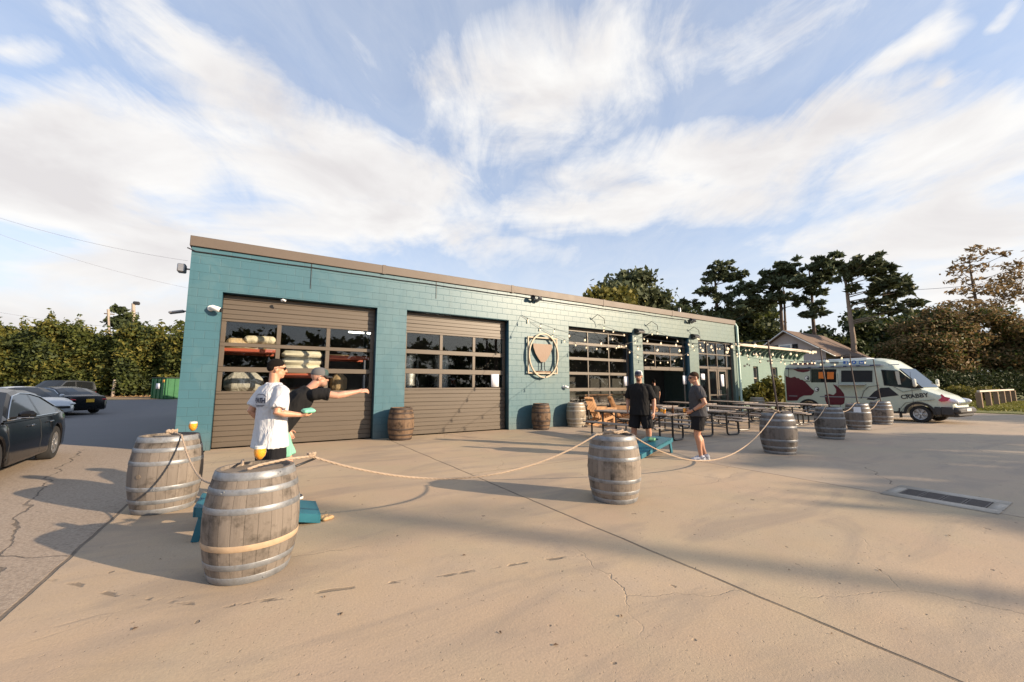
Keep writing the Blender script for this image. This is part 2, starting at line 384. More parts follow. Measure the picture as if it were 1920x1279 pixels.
base = mixc(nt, mathn(nt, 'MULTIPLY', mathn(nt, 'SUBTRACT', n2, .35), 1.0, clamp=True), base, (.36, .30, .25))
base = mixc(nt, ramp(nt, noise(nt, mapping(nt, co, loc=(5, 2, 0)), .55, 4, .6, .6), [(.42, 0.0), (.62, .55)]), base, (.46, .33, .225)); base = mixc(nt, ramp(nt, noise(nt, mapping(nt, co, loc=(1, 9, 0)), .42, 4, .6, .6), [(.45, 0.0), (.65, .5)]), base, (.40, .335, .215))
st = ramp(nt, n4, [(.34, 1.0), (.50, 0.0)]); base = mixc(nt, mathn(nt, 'MULTIPLY', st, .5), base, (.24, .20, .165))
base = mixc(nt, mathn(nt, 'MULTIPLY', ramp(nt, n3, [(.35, 0.0), (.75, 1.0)]), .38), base, (.24, .185, .135))
sp = nd(nt, 'ShaderNodeSeparateXYZ'); lk(nt, co, sp.inputs[0]); sx, sy = sp.outputs[0], sp.outputs[1]
old = mathn(nt, 'LESS_THAN', sx, mathn(nt, 'ADD', -1.335, mathn(nt, 'MULTIPLY', mathn(nt, 'SUBTRACT', n2, .5), .03)))
agg = nd(nt, 'ShaderNodeTexVoronoi', Scale=42.0); lk(nt, co, agg.inputs['Vector'])
rough_c = mixc(nt, mathn(nt, 'MULTIPLY', agg.outputs['Distance'], 1.1, clamp=True), (.45, .365, .285), (.21, .165, .125))
rough_c = mixc(nt, mathn(nt, 'MULTIPLY', n2, .7), rough_c, (.33, .255, .19))
base = mixc(nt, old, base, rough_c)
far_slab = mathn(nt, 'GREATER_THAN', sx, 7.5); base = mixc(nt, mathn(nt, 'MULTIPLY', far_slab, .35), base, (.34, .29, .245))
wob = nd(nt, 'ShaderNodeTexNoise', Scale=1.6, Detail=6); lk(nt, co, wob.inputs['Vector'])
ws = nd(nt, 'ShaderNodeSeparateXYZ'); lk(nt, wob.outputs['Color'], ws.inputs[0])
jx = mathn(nt, 'ADD', sx, mathn(nt, 'MULTIPLY', mathn(nt, 'SUBTRACT', ws.outputs[0], .5), .05)); jy = mathn(nt, 'ADD', sy, mathn(nt, 'MULTIPLY', mathn(nt, 'SUBTRACT', ws.outputs[1], .5), .05))
cx = mathn(nt, 'ADD', sx, mathn(nt, 'MULTIPLY', mathn(nt, 'SUBTRACT', ws.outputs[0], .5), .5)); cy = mathn(nt, 'ADD', sy, mathn(nt, 'MULTIPLY', mathn(nt, 'SUBTRACT', ws.outputs[1], .5), .5))
J = None
for p, q, wd in [((3.12, 11.6), (3.1, -9), .018), ((7.53, 11.6), (7.46, -9), .016), ((-1.335, 12), (-1.345, -9), .02), ((11.9, 11.6), (11.9, 5.5), .012), ((16.3, 11.6), (16.3, -9), .012),
                 ((3.1, 6.35), (30, 6.3), .010), ((14, 5.2), (30, 5.1), .010)]:
    m_ = lin(nt, jx, jy, p, q, wd); J = m_ if J is None else mathn(nt, 'MAXIMUM', J, m_)
for p, q, wd in [((-3.45, 13.6), (-2.93, 10.07), .016), ((-2.93, 10.07), (-2.3, 7.2), .016), ((-2.3, 7.2), (-1.7, 4.9), .014), ((8.3, 2.2), (9.6, 3.0), .008), ((8.6, .2), (7.6, .9), .014), ((-1.9, 5.6), (-1.4, 5.2), .012)]:
    J = mathn(nt, 'MAXIMUM', J, lin(nt, cx, cy, p, q, wd))
vc = nd(nt, 'ShaderNodeTexVoronoi', Scale=.42); vc.feature = 'DISTANCE_TO_EDGE'; vv = nd(nt, 'ShaderNodeCombineXYZ'); lk(nt, cx, vv.inputs[0]); lk(nt, cy, vv.inputs[1]); lk(nt, vv.outputs[0], vc.inputs['Vector'])
hair = mathn(nt, 'MULTIPLY', mathn(nt, 'MULTIPLY', mathn(nt, 'SUBTRACT', 1.0, mathn(nt, 'DIVIDE', vc.outputs['Distance'], .0028), clamp=True), .5), ramp(nt, n1, [(.48, 0.0), (.58, 1.0)]))
pit = ramp(nt, noise(nt, co, 26, 3, .6), [(.64, 0.0), (.70, .45)]); pit = mathn(nt, 'MULTIPLY', pit, ramp(nt, n2, [(.40, .15), (.62, 1.0)])); J = mathn(nt, 'MAXIMUM', mathn(nt, 'MAXIMUM', J, hair), pit)
dash = ramp(nt, noise(nt, co, 4.3, 3, .5), [(.47, 0.0), (.55, 1.0)])
sx3 = mathn(nt, 'ADD', sx, mathn(nt, 'MULTIPLY', mathn(nt, 'SUBTRACT', ws.outputs[0], .5), .12)); sy3 = mathn(nt, 'ADD', sy, mathn(nt, 'MULTIPLY', mathn(nt, 'SUBTRACT', ws.outputs[1], .5), .12))
for p, q in [((-1.34, 4.74), (-.8, 4.1)), ((-.8, 4.1), (-.12, 3.51)), ((-.12, 3.51), (.59, 3.32)), ((.59, 3.32), (2.6, 2.84))]:
    J = mathn(nt, 'MAXIMUM', J, mathn(nt, 'MULTIPLY', lin(nt, sx3, sy3, p, q, .024), mathn(nt, 'MULTIPLY', dash, .75)))
spk = ramp(nt, noise(nt, co, 9.0, 2, .4), [(.74, 0.0), (.765, 1.0)])
J = mathn(nt, 'MAXIMUM', mathn(nt, 'MULTIPLY', J, mathn(nt, 'ADD', .15, mathn(nt, 'ADD', mathn(nt, 'MULTIPLY', n3, .45), mathn(nt, 'MULTIPLY', n2, .75))), clamp=True), mathn(nt, 'MULTIPLY', spk, .55))
base = mixc(nt, mathn(nt, 'MULTIPLY', J, .88), base, (.055, .045, .035))
lk(nt, base, b.inputs['Base Color']); b.inputs['Roughness'].default_value = .82; b.inputs['Specular IOR Level'].default_value = .35
hh = mathn(nt, 'ADD', mathn(nt, 'MULTIPLY', n3, mathn(nt, 'ADD', .35, mathn(nt, 'MULTIPLY', old, .9))), mathn(nt, 'SUBTRACT', mathn(nt, 'MULTIPLY', n2, .8), mathn(nt, 'MULTIPLY', J, 2.0)))
bump(nt, b, hh, .75, .008)

mat_asph, nt, b = new_mat('asphalt')
co = texco(nt); n1 = noise(nt, co, .3, 5); n3 = noise(nt, co, 90, 3, .7); sc_ = noise(nt, mapping(nt, co, rot=(0, 0, .5), sc=(.25, 2, 1)), 1.2, 5, .6, 1)
c_ = mixc(nt, n1, (.135, .132, .138), (.185, .178, .182)); c_ = mixc(nt, mathn(nt, 'MULTIPLY', n3, .5), c_, (.09, .09, .093))
c_ = mixc(nt, ramp(nt, sc_, [(.62, 0.0), (.72, .4)]), c_, (.2, .195, .19))
lk(nt, c_, b.inputs['Base Color']); b.inputs['Roughness'].default_value = .8; bump(nt, b, n3, .5, .006)
mat_dirt, nt, b = new_mat('earth')
co = texco(nt); c_ = mixc(nt, noise(nt, co, .5, 6), (.20, .13, .075), (.33, .22, .13)); c_ = mixc(nt, ramp(nt, noise(nt, co, .15, 5), [(.45, 0.0), (.6, .8)]), c_, (.09, .10, .035))
lk(nt, c_, b.inputs['Base Color']); b.inputs['Roughness'].default_value = .95; bump(nt, b, noise(nt, co, 8, 5), .6, .05)
mat_lawn, nt, b = new_mat('lawn')
co = texco(nt); c_ = mixc(nt, noise(nt, co, .4, 6), (.13, .135, .030), (.20, .185, .05)); c_ = mixc(nt, mathn(nt, 'MULTIPLY', noise(nt, co, 25, 3), .5), c_, (.06, .08, .015))
lk(nt, c_, b.inputs['Base Color']); b.inputs['Roughness'].default_value = .9; bump(nt, b, noise(nt, co, 30, 4), .8, .05)
def rise(x, y):
    k = min(1, max(0, -x / 2)) ; t = min(1, max(0, (y - 31) / 9)); t = t * t * (3 - 2 * t)
    return k * t * .62
def sheet(name, xs, ys, dz, mat, keep=None):
    m = MB(); nx = len(xs)
    m.v = [(x, y, rise(x, y) + dz) for y in ys for x in xs]
    for j in range(len(ys) - 1):
        for i in range(nx - 1):
            m.f.append((j * nx + i, j * nx + i + 1, (j + 1) * nx + i + 1, (j + 1) * nx + i)); m.mi.append(0)
    o = m.build(name, mat, fixn=False); return tag(o, kind='structure')
fr = [-900, -300, -120, -60, -40] + [-30 + 2 * i for i in range(16)] + [4, 10, 20, 40, 80, 150, 400, 900]
sheet('ground', fr, [-900, -200, -60, 0, 20] + [30 + i for i in range(13)] + [50, 70, 120, 300, 900], -.05, mat_dirt)
sheet('asphalt', [-70, -40, -30, -24, -20, -16, -12, -8, -4, -2, -1, 0], [9, 14, 20, 26, 30] + [31 + i * .7 for i in range(11)], -.02, mat_asph)
m = MB(); m.prism([(-60, -40), (34, -40), (34, 1.0), (33.6, 5.4), (38, 8), (38, 14), (22, 14), (22, 12), (-1.0, 12), (-1.0, 11.42), (-2.49, 13.04), (-4.33, 15.13), (-9, 20.4), (-60, 78)], 'z', -.15, 0)
tag(m.build('concrete_lot', mat_conc, smooth=False), kind='structure')
m = MB(); m.prism([(33.75, 5.4), (34.15, 1.0), (34.15, -60), (160, -60), (160, 14), (70, 22), (38.15, 14), (38.15, 7.9)], 'z', -.1, .03)
tag(m.build('lawn', mat_lawn, smooth=False), kind='structure')
rg = np.random.default_rng(4); V = []; 
gm = leaf_mat('grass_blade', (.10, .12, .02), (.24, .22, .05), .3, .3)
tag(leaves('grass', [((38 + 1.5 * i, 4.2 + .35 * i + .9 * j, .06), (1.6, .8, .05), 420) for i in range(14) for j in range(-5, 6)] , gm, size=.09, aspect=2.2, seed=3, shell=.05), 'short sunlit grass beside the post and rail fence', 'grass', kind='stuff')
# ------------------------------------------------------------------ building materials
def block_mat(name, c1, c2, mort, bl=.4, bh=.2, lit_end=None):
    m, nt, b = new_mat(name)
    br = nd(nt, 'ShaderNodeTexBrick'); lk(nt, texco(nt, 'UV'), br.inputs['Vector'])
    br.inputs['Scale'].default_value = 1.0; br.inputs['Brick Width'].default_value = bl; br.inputs['Row Height'].default_value = bh
    br.inputs['Mortar Size'].default_value = .006; br.inputs['Mortar Smooth'].default_value = .5
    br.inputs['Color1'].default_value = (.48, .48, .48, 1); br.inputs['Color2'].default_value = (.56, .56, .56, 1); br.inputs['Mortar'].default_value = (.0, 0, 0, 1)
    co = texco(nt); n = noise(nt, co, .8, 6, .6); n2 = noise(nt, co, 40, 4, .6); dr = noise(nt, mapping(nt, co, sc=(3, 3, .25)), 1.4, 5, .6)
    if lit_end:
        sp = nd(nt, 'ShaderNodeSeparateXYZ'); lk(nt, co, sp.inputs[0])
        f = nd(nt, 'ShaderNodeMapRange'); f.interpolation_type = 'SMOOTHSTEP'; f.inputs['From Min'].default_value = lit_end[0]; f.inputs['From Max'].default_value = lit_end[1]
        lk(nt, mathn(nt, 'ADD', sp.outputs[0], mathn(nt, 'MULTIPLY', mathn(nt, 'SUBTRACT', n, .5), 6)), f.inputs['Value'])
        c1 = mixc(nt, f.outputs[0], c1, lit_end[2]); c2 = mixc(nt, f.outputs[0], c2, lit_end[3])
    c = mixc(nt, n, c1, c2)
    pt = ramp(nt, noise(nt, mapping(nt, co, loc=(3, 1, 7)), .9, 3, .5, .8), [(.50, 0.0), (.53, 1.0)]); c = mixc(nt, mathn(nt, 'MULTIPLY', pt, .10), c, (.14, .21, .215))
    gz = nd(nt, 'ShaderNodeSeparateXYZ'); lk(nt, co, gz.inputs[0]); gr_ = nd(nt, 'ShaderNodeMapRange'); gr_.inputs['From Min'].default_value = .0; gr_.inputs['From Max'].default_value = .55; gr_.inputs['To Min'].default_value = .5; gr_.inputs['To Max'].default_value = 0; lk(nt, mathn(nt, 'ADD', gz.outputs[2], mathn(nt, 'MULTIPLY', mathn(nt, 'SUBTRACT', n, .5), .6)), gr_.inputs['Value']); c = mixc(nt, gr_.outputs[0], c, (.11, .115, .10))
    c = mixc(nt, 1.0, c, mixc(nt, .26, (1, 1, 1), mixc(nt, 1.0, br.outputs['Color'], (1.9, 1.9, 1.9), 'MULTIPLY')), 'MULTIPLY')
    c = mixc(nt, ramp(nt, dr, [(.52, 0.0), (.72, .38)]), c, mort)
    c = mixc(nt, mathn(nt, 'MULTIPLY', br.outputs['Fac'], .26), c, mort)
    lk(nt, c, b.inputs['Base Color']); b.inputs['Roughness'].default_value = .42; b.inputs['Specular IOR Level'].default_value = .5
    h = mathn(nt, 'SUBTRACT', mathn(nt, 'MULTIPLY', n2, .25), mathn(nt, 'MULTIPLY', br.outputs['Fac'], .8))
    bump(nt, b, h, .55, .008); return m
mat_teal = block_mat('teal_block', (.037, .112, .150), (.053, .140, .176), (.034, .099, .125), lit_end=(5, 16, (.092, .150, .138), (.138, .180, .155)))  # paler far end: its brighter light is put into the paint colour
mat_teal2 = block_mat('mint_block', (.125, .205, .18), (.16, .24, .205), (.10, .17, .15))
M_FASC = simple('fascia_tan', (.108, .083, .065), .55, var=.12, scale=2)
M_DARK = simple('dark_void', (.016, .018, .02), .8)
M_JAMB = simple('jamb_shade_blue', (.018, .065, .095), .45, scale=3)
mat_door, nt, b = new_mat('door_taupe')
co = texco(nt); n = noise(nt, mapping(nt, co, sc=(.6, 1, 3)), 1.5, 5); lk(nt, mixc(nt, n, (.082, .066, .051), (.116, .092, .069)), b.inputs['Base Color']); b.inputs['Roughness'].default_value = .42
M_GLASS = glass('window_glass', (.92, .94, .94), .7)
M_INT = simple('interior_wall', (.06, .055, .05), .9)
M_BLK = simple('black_metal', (.018, .018, .02), .45, var=.3)
M_WHITE = simple('white_plastic', (.75, .75, .73), .4)
M_GREY = simple('grey_metal', (.32, .32, .33), .4, .7)
M_CREAM = simple('cream_paint', (.40, .33, .235), .5)
M_COPPER = simple('tan_copper', (.185, .112, .07), .5, scale=3)
# ------------------------------------------------------------------ brewery building
FY, RC = 11.8, .25; DP = FY + RC; XL, XR, ZT, ZB = -1.58, 21.75, 4.80, 0.0
OPEN = [(-.92, 2.76, 3.77), (3.63, 7.27, 3.79), (9.99, 13.6, 3.81), (14.23, 17.6, 3.83), (18.35, 21.48, 3.80)]
bld = thing('brewery_building', 'long low teal painted block building with five wide openings', 'building', (0, 0, 0))
m = MB()
xs = [XL] + [v for o in OPEN for v in o[:2]] + [XR]
for i in range(0, len(xs), 2):                                # piers
    m.span((xs[i], FY, ZB), (xs[i + 1], FY + .4, ZT))
zt = 3.77
for o in OPEN: m.span((o[0], FY, o[2]), (o[1], FY + .4, ZT))      # lintels
m.span((XL, FY + .4, 0), (XL + .3, FY + 17, ZT)); m.span((XR - .3, FY + .4, 0), (XR, FY + 17, ZT)); m.span((XL + .3, FY + 16.7, 0), (XR - .3, FY + 17, ZT))
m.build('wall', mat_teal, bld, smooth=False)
m = MB(); m.span((XL + .3, FY + .41, 4.3), (XR - .3, FY + 16.69, 4.5)); m.span((XL + .32, 16.2, 0.0), (XR - .32, 16.3, 4.3)); m.span((8.6, FY + .45, 0), (8.75, 16.2, 4.3))
m.build('roof', M_INT, bld, smooth=False)
m = MB(); m.span((XL + .31, DP + .1, .004), (XR - .31, FY + 16.69, .02)); m.build('floor', simple('shop_floor', (.22, .2, .18), .5), bld, smooth=False)
m = MB()
for a, c in [(-1.62, 2.9), (2.904, 7.4), (7.404, 11.9), (11.904, 16.4), (16.404, 21.8)]: m.span((a, FY - .05, 4.80), (c, FY + .45, 5.05), .008)
m.span((XL - .05, FY + .45, 4.80), (XL + .35, FY + 17, 5.05)); m.span((XR - .3, FY + .45, 4.80), (XR + .05, FY + 17, 5.05))
for x in (2.9, 7.4, 11.9, 16.4): m.span((x - .05, FY - .06, 4.79), (x + .05, FY - .045, 5.06))
m.build('fascia', M_FASC, bld)
m = MB(); m.span((XL + .3, FY + .45, 4.81), (XR - .3, FY + 16.9, 4.9)); m.build('roof_deck', simple('roof_gravel', (.2, .19, .18), .9), bld, smooth=False)
for (a, c, z) in OPEN[:4]:                                   # recess liners, shade of the reveal put into their dark blue
    m = MB(); m.span((a - .002, FY + .012, 0), (a + .004, DP + .03, z - .004)); m.span((c - .004, FY + .012, 0), (c + .002, DP + .03, z - .004)); m.span((a, FY + .012, z - .004), (c, DP + .03, z + .002))
    m.build('door_jamb', M_JAMB, bld)
def garage_door(a, c, zt, rows, cols, bottom, top, x_pad=.006, y=DP, ribs=True, stile=.10):
    """roller door: solid ribbed panels and rows of glazed lights"""
    f = MB(); g = MB(); a += x_pad; c -= x_pad; w = c - a
    zs = [bottom]
    def panel(z0, z1):
        n_ = max(1, round((z1 - z0) / .125))
        for i in range(n_):
            p0 = z0 + (z1 - z0) * i / n_; p1 = z0 + (z1 - z0) * (i + 1) / n_
            f.span((a, y + .012 * (i % 2) , p0 + .003), (c, y + .05, p1 - .003), .006)
        f.span((a + .002, y + .02, z0 + .001), (c - .002, y + .045, z1 - .001))
    if bottom[1] > bottom[0]: panel(*bottom)
    if top[1] > top[0]: panel(*top)
    lo = bottom[1]; hi = top[0]
    edges = [lo] + [z for r in rows for z in r] + [hi]
    for i in range(0, len(edges), 2): f.span((a, y, edges[i] + .002), (c, y + .05, edges[i + 1] - .002), .006)
    cw = (w - stile * (cols + 1)) / cols
    for r in rows:
        for k in range(cols + 1):
            x = a + k * (cw + stile); f.span((x, y, r[0] - .001), (x + stile, y + .048, r[1] + .001), .005)
        g.span((a + .02, y + .026, r[0] - .01), (c - .02, y + .032, r[1] + .01))
    d = f.build('garage_door', mat_door, bld)
    g.build('glass', M_GLASS, d, smooth=False)
    for q in (c - .05, a + .01): t = MB(); t.span((q, y + .055, 0), (q + .04, y + .09, 3.7)); t.build('track', M_GREY, d)
    return d
garage_door(-.92, 2.76, 3.77, [(1.37, 1.84), (1.97, 2.47), (2.57, 3.09)], 3, (0.02, 1.30), (3.16, 3.76))
garage_door(3.63, 7.27, 3.79, [(1.44, 1.87), (2.03, 2.49), (2.63, 3.13)], 3, (0.02, 1.37), (3.20, 3.78))
garage_door(9.99, 13.6, 3.81, [(.14, .70), (.80, 1.28), (1.42, 1.93), (2.05, 2.52), (2.64, 3.12), (3.24, 3.66)], 3, (.02, .05), (3.72, 3.80), stile=.055)
garage_door(14.23, 17.6, 3.83, [(2.38, 2.93), (3.05, 3.36)], 3, (2.2, 2.21), (3.46, 3.47), stile=.045)
# storefront entrance
f = MB(); g = MB(); ye = FY + .12; a, c = 18.35, 21.48
cols_ = [18.35, 19.24, 20.10, 20.96, 21.43]
for x in cols_: f.span((x, ye, 0), (x + .055, ye + .1, 3.78), .004)
for z in (2.37, 3.08, 3.72):
    for i in range(4): f.span((cols_[i] + .0555, ye + .003, z), (cols_[i + 1] - .0005, ye + .095, z + .06 + (.05 if z < 2.5 else 0)))
for i in (0, 3): f.span((cols_[i] + .0555, ye + .003, 0), (cols_[i + 1] - .0005, ye + .095, .2))
g.span((18.36, ye + .045, .05), (19.24, ye + .053, 3.75)); g.span((20.96, ye + .045, .05), (21.43, ye + .053, 3.75)); g.span((19.24, ye + .045, 2.45), (20.96, ye + .053, 3.75))
ent = f.build('entrance', mat_door, bld); g.build('glass', M_GLASS, ent, smooth=False)
for x0, x1, hx in ((19.30, 20.095, 20.03), (20.16, 20.955, 20.22)):
    d = MB(); 
    d.span((x0, ye + .02, .02), (x0 + .1, ye + .07, 2.36), .004); d.span((x1 - .1, ye + .02, .02), (x1, ye + .07, 2.36), .004); d.span((x0 + .1, ye + .02, .02), (x1 - .1, ye + .07, .25)); d.span((x0 + .1, ye + .02, 2.24), (x1 - .1, ye + .07, 2.36))
    d.span((x0 + .1, ye + .02, 1.0), (x1 - .1, ye + .07, 1.06))
    dd = d.build('door', mat_door, bld)
    q = MB(); q.span((x0 + .09, ye + .04, .2), (x1 - .09, ye + .046, 2.3)); q.build('glass', M_GLASS, dd, smooth=False)
    q = MB(); q.tube([(hx, ye + .02, .95), (hx, ye - .05, .98), (hx, ye - .05, 1.27), (hx, ye + .02, 1.3)], .013); q.build('handle', M_GREY, dd)
# downpipe at the far corner
m = MB(); m.tube([(21.84, 11.72, 0.1), (21.84, 11.72, 4.7), (21.84, 11.86, 4.95)], .06, 10); m.build('downpipe', simple('pipe_mint', (.45, .6, .53), .5), bld)
# --- mounted fittings
def camera_fit(name_loc, label, s=1.0):
    t = thing('security_camera', label, 'camera', name_loc, 0, 'security cameras on the front wall')
    q = MB(); q.lathe([(.055 * s, 0), (.055 * s, .03 * s), (.03 * s, .045 * s)], 16, M=Matrix.Rotation(rad(90), 4, 'X')); q.build('mount', M_WHITE, t)
    q = MB(); q.tube([(0, -.03 * s, 0), (.03 * s, -.09 * s, .01), (.13 * s, -.14 * s, -.03 * s)], [.03 * s, .05 * s, .052 * s], 12, round_=True); q.build('housing', M_WHITE, t)
    q = MB(); q.tube([(.15 * s, -.145 * s, -.035 * s), (.185 * s, -.158 * s, -.042 * s)], .04 * s, 12); q.build('lens', M_BLK, t)
    return t
camera_fit((-1.12, FY, 3.34), 'white security camera on the pier by the corner of the building', 1.25)
camera_fit((9.68, FY, 1.46), 'white security camera low on the wall near the wooden chairs', .9)
camera_fit((.34, FY - .01, 3.70), 'small white security camera under the lintel above the closed door with shelving behind', .55)
def flood(x, z, label):
    t = thing('floodlight', label, 'light', (x, FY, z), 0, 'double floodlights under the roof edge')
    q = MB(); q.box((0, -.03, .02), (.12, .06, .12), .01); q.build('bracket', M_GREY, t)
    for s, mt in ((-1, M_BLK), (1, M_GREY)):
        q = MB(); M = Matrix.Translation((s * .13, -.14, -.02)) @ Matrix.Rotation(s * .5, 4, 'Z') @ Matrix.Rotation(rad(55), 4, 'X')
        q.lathe([(.03, -.14), (.05, -.1), (.05, 0), (.085, .05), (.09, .12), (.075, .122), (.06, .07), (.0, .065)], 14, M=M); q.tube([(0, -.04, .05), (s * .1, -.1, .05)], .015); q.build('lamp_head', mt, t)
flood(8.33, 4.66, 'double floodlight under the roof edge above the goblet sign'); flood(17.71, 4.66, 'double floodlight under the roof edge near the entrance')
def wedge(x, z, label):
    t = thing('wall_lamp', label, 'lamp', (x, FY, z), 0, 'black wedge wall lamps')
    q = MB(); q.prism([(0, .12), (-.14, .1), (-.26, -.02), (-.26, -.07), (0, -.1)], 'x', -.2, .2); q.build('shade', M_BLK, t)
    q = MB(); q.span((-.16, -.22, -.088), (.16, -.04, -.075)); q.build('diffuser', M_WHITE, t)
wedge(13.92, 3.88, 'black wedge shaped wall lamp between the tall glazed door and the open door'); wedge(17.98, 3.92, 'black wedge shaped wall lamp beside the glazed entrance')
t = thing('wall_floodlight', 'grey box floodlight high on the corner facing the car park', 'light', (XL, FY + .3, 4.3))
q = MB(); q.tube([(0, 0, 0), (-.12, 0, 0)], .02); q.build('arm', M_GREY, t); q = MB(); q.box((-.19, 0, 0), (.16, .22, .2), .02); q.build('housing', M_GREY, t)
t = thing('area_light', 'flat grey lamp head on an arm at the corner below the box floodlight', 'light', (XL, FY + .5, 3.25))
q = MB(); q.tube([(0, 0, .05), (-.12, 0, .05)], .018); q.build('arm', M_GREY, t); q = MB(); q.beam((-.1, 0, .05), (-.38, 0, -.02), .2, .05, .015); q.build('housing', M_GREY, t)
q = MB()
P = [(-1.66, FY - .03, 4.74)]
for i in range(24):
    x = -1.5 + 18.9 * i / 23; P.append((x, FY - .02, 4.71 - .035 * abs(math.sin(i * .8)) - (.0 if i % 4 else .03)))
q.tube(P, .014, 6); q.beam((.98, FY - .01, 4.1), (.98, FY - .01, 4.82), .012, .012); q.beam((4.55, FY - .01, 4.25), (4.55, FY - .01, 4.82), .012, .012)
tag(q.build('power_cable', M_BLK), 'black cable strung along the top of the teal wall', 'cable')
# goblet sign
t = thing('goblet_sign', 'cream square and ring sign with a tan goblet on the wall', 'sign', (8.675, FY - .06, 2.60))
q = MB(); r = .645
for s_ in (-1, 1): q.span((s_ * r - .026, -.05, -r - .026), (s_ * r + .026, 0, r + .026), .006); q.span((-r + .026, -.047, s_ * r - .026), (r - .026, -.003, s_ * r + .026), .006)
q.build('square_frame', M_CREAM, t)
q = MB(); R1, R2 = .775, .725
q.rings([[Vector((R * 0.86 * math.cos(a_), y_, R * 1.06 * math.sin(a_))) for R, y_ in ((R1, -.115), (R1, -.055), (R2, -.055), (R2, -.115))] for a_ in [2 * math.pi * k / 48 for k in range(49)]], cap=False)
q.build('ring', M_CREAM, t)
q = MB(); gob = [(-.43, .42), (-.42, .28), (-.33, .06), (-.20, -.12), (-.09, -.24), (.09, -.24), (.20, -.12), (.33, .06), (.42, .28), (.43, .42)]
q.prism(gob, 'y', -.04, .0); q.build('bowl', M_COPPER, t)
for s_ in (-1, 1): q = MB(); q.tube([(s_ * .075, -.02, -.24), (s_ * .075, -.02, -.50), (s_ * .14, -.02, -.575)], .014, 6); q.build('stem', M_BLK, t)  # rods are black to carry the shadow lines along the stem edges
q = MB(); q.span((-.36, -.04, -.62), (.36, 0, -.57)); q.build('foot', M_COPPER, t)
for xx in (-.5, .5):
    for zz_ in (-.6, .6): q = MB(); q.span((xx - .03, 0, zz_ - .03), (xx + .03, .06, zz_ + .03)); q.build('standoff', M_GREY, t)
def paper(x, z, w, h_, label, y=FY - .004):
    q = MB(); q.span((x - w / 2, y - .003, z - h_ / 2), (x + w / 2, y, z + h_ / 2)); return tag(q.build('notice', simple('paper', (.72, .73, .8), .7)), label, 'sign', 'white paper notices')
paper(6.86, 1.68, .30, .44, 'white notice on the frame of the second closed door', DP - .002); paper(13.38, 1.70, .26, .40, 'white notice at the edge of the tall glazed door behind the capped man', DP - .002); paper(17.44, 1.78, .30, .42, 'white notice on the jamb beside the open door', DP - .04)
paper(20.55, 1.78, .28, .62, 'tall white poster taped inside the entrance door', ye + .03); paper(18.85, 1.95, .32, .3, 'small white notice in the fixed pane beside the entrance', ye + .04)
# roof vent pipe
m = MB(); m.tube([(19.3, 13.4, 4.9), (19.3, 13.4, 5.75)], .07, 10); tag(m.build('vent_pipe', M_GREY), 'slim grey vent pipe standing on the flat roof', 'pipe')
# ------------------------------------------------------------------ things behind the glass
IY = 12.56
def fx(x, y, Y=IY): p = fac(x, y, Y); return p.x, p.z
M_ORANGE = simple('rack_orange', (.42, .085, .04), .5); M_RACK = simple('rack_blue', (.03, .04, .07), .5)
M_SACK = cloth('sack_cream', (.72, .64, .48), 9, .8); M_WRAP = simple('shrink_wrap', (.70, .64, .50), .25, var=.2); M_SACKG = cloth('sack_grey', (.42, .39, .34), 9, .9)
x0 = fx(414, 690)[0]; x1 = fx(690, 690)[0]; za = fx(450, 665)[1]; zb = fx(650, 672)[1]; zc = fx(550, 722)[1]
rk = thing('pallet_rack', 'storage rack with orange beams behind the first closed door', 'rack', (0, 0, 0))
xa, xb = fx(519, 690)[0], fx(613, 690)[0]
for x in (x0 - .1, xa, xb, x1 + .1):
    m = MB()
    for y in (IY, IY + 1.0): m.span((x - .04, y, .02), (x + .04, y + .08, 3.9))
    for k in range(6): m.beam((x, IY + .04, .3 + .6 * k), (x, IY + 1.04, .8 + .6 * k), .03, .03)
    m.build('upright', M_RACK, rk)
for a, c, zz__ in ((x0 - .05, xa - .045, (2.43, 1.2)), (xa + .045, xb - .045, (1.80, 1.2)), (xb + .045, x1 + .05, (2.34, 1.2))):
    for z in zz__:
        for yy in (IY - .05, IY + 1.0): m = MB(); m.span((a, yy, z - .075), (c, yy + .045, z + .04), .01); m.build('beam', M_ORANGE, rk)
        m = MB(); m.span((a, IY, z + .041), (c, IY + 1.0, z + .065)); m.build('shelf', simple('shelf_ply', (.3, .22, .13), .8), rk)
def sack(loc, d, label, mat, seed, rz=0.0, g=None):
    m = MB(); m.box((0, 0, d[2] / 2), d, min(d) * .32)
    o = remeshed(m, 'grain_sack', mat, None, .025, 10, .6); o.location = loc; o.rotation_euler = (0, 0, rz); return tag(o, label, 'sack', g)
sack((x0 + .42, IY + .4, 2.50), (.8, .6, .26), 'tan grain sack lying on the upper rack shelf', cloth('sack_tan', (.55, .40, .24), 9, .8), 1, .1)
sack((x0 + .82, IY + .25, 2.62), (.75, .5, .22), 'pale cream sack slumped beside the tan one on the upper shelf', M_SACK, 2, -.12)
t = thing('wrapped_bale', 'shrink wrapped bale of cream sacks on the rack behind the throwing man', 'bale', ((xa + xb) / 2, IY + .5, 1.866))
for k in range(3):
    m = MB(); m.box((0, 0, .11 + k * .2), (xb - xa - .2, .8, .215), .085); m.build('sack', M_WRAP, t)
sack((x0 + .5, IY + .5, 1.266), (.9, .7, .60), 'crumpled grey cloth bundle on the lower shelf by the dark corner', M_SACKG, 3)
sack((x0 + .5, IY + .5, .02), (1.0, .8, 1.0), 'tall grey cloth bundle standing on the floor under the rack', M_SACKG, 4)
sack((xb + .4, IY + .5, 1.266), (.45, .6, .6), 'brown paper sack upright at the end of the lower shelf', cloth('sack_brown', (.42, .29, .16), 8, .6), 5)
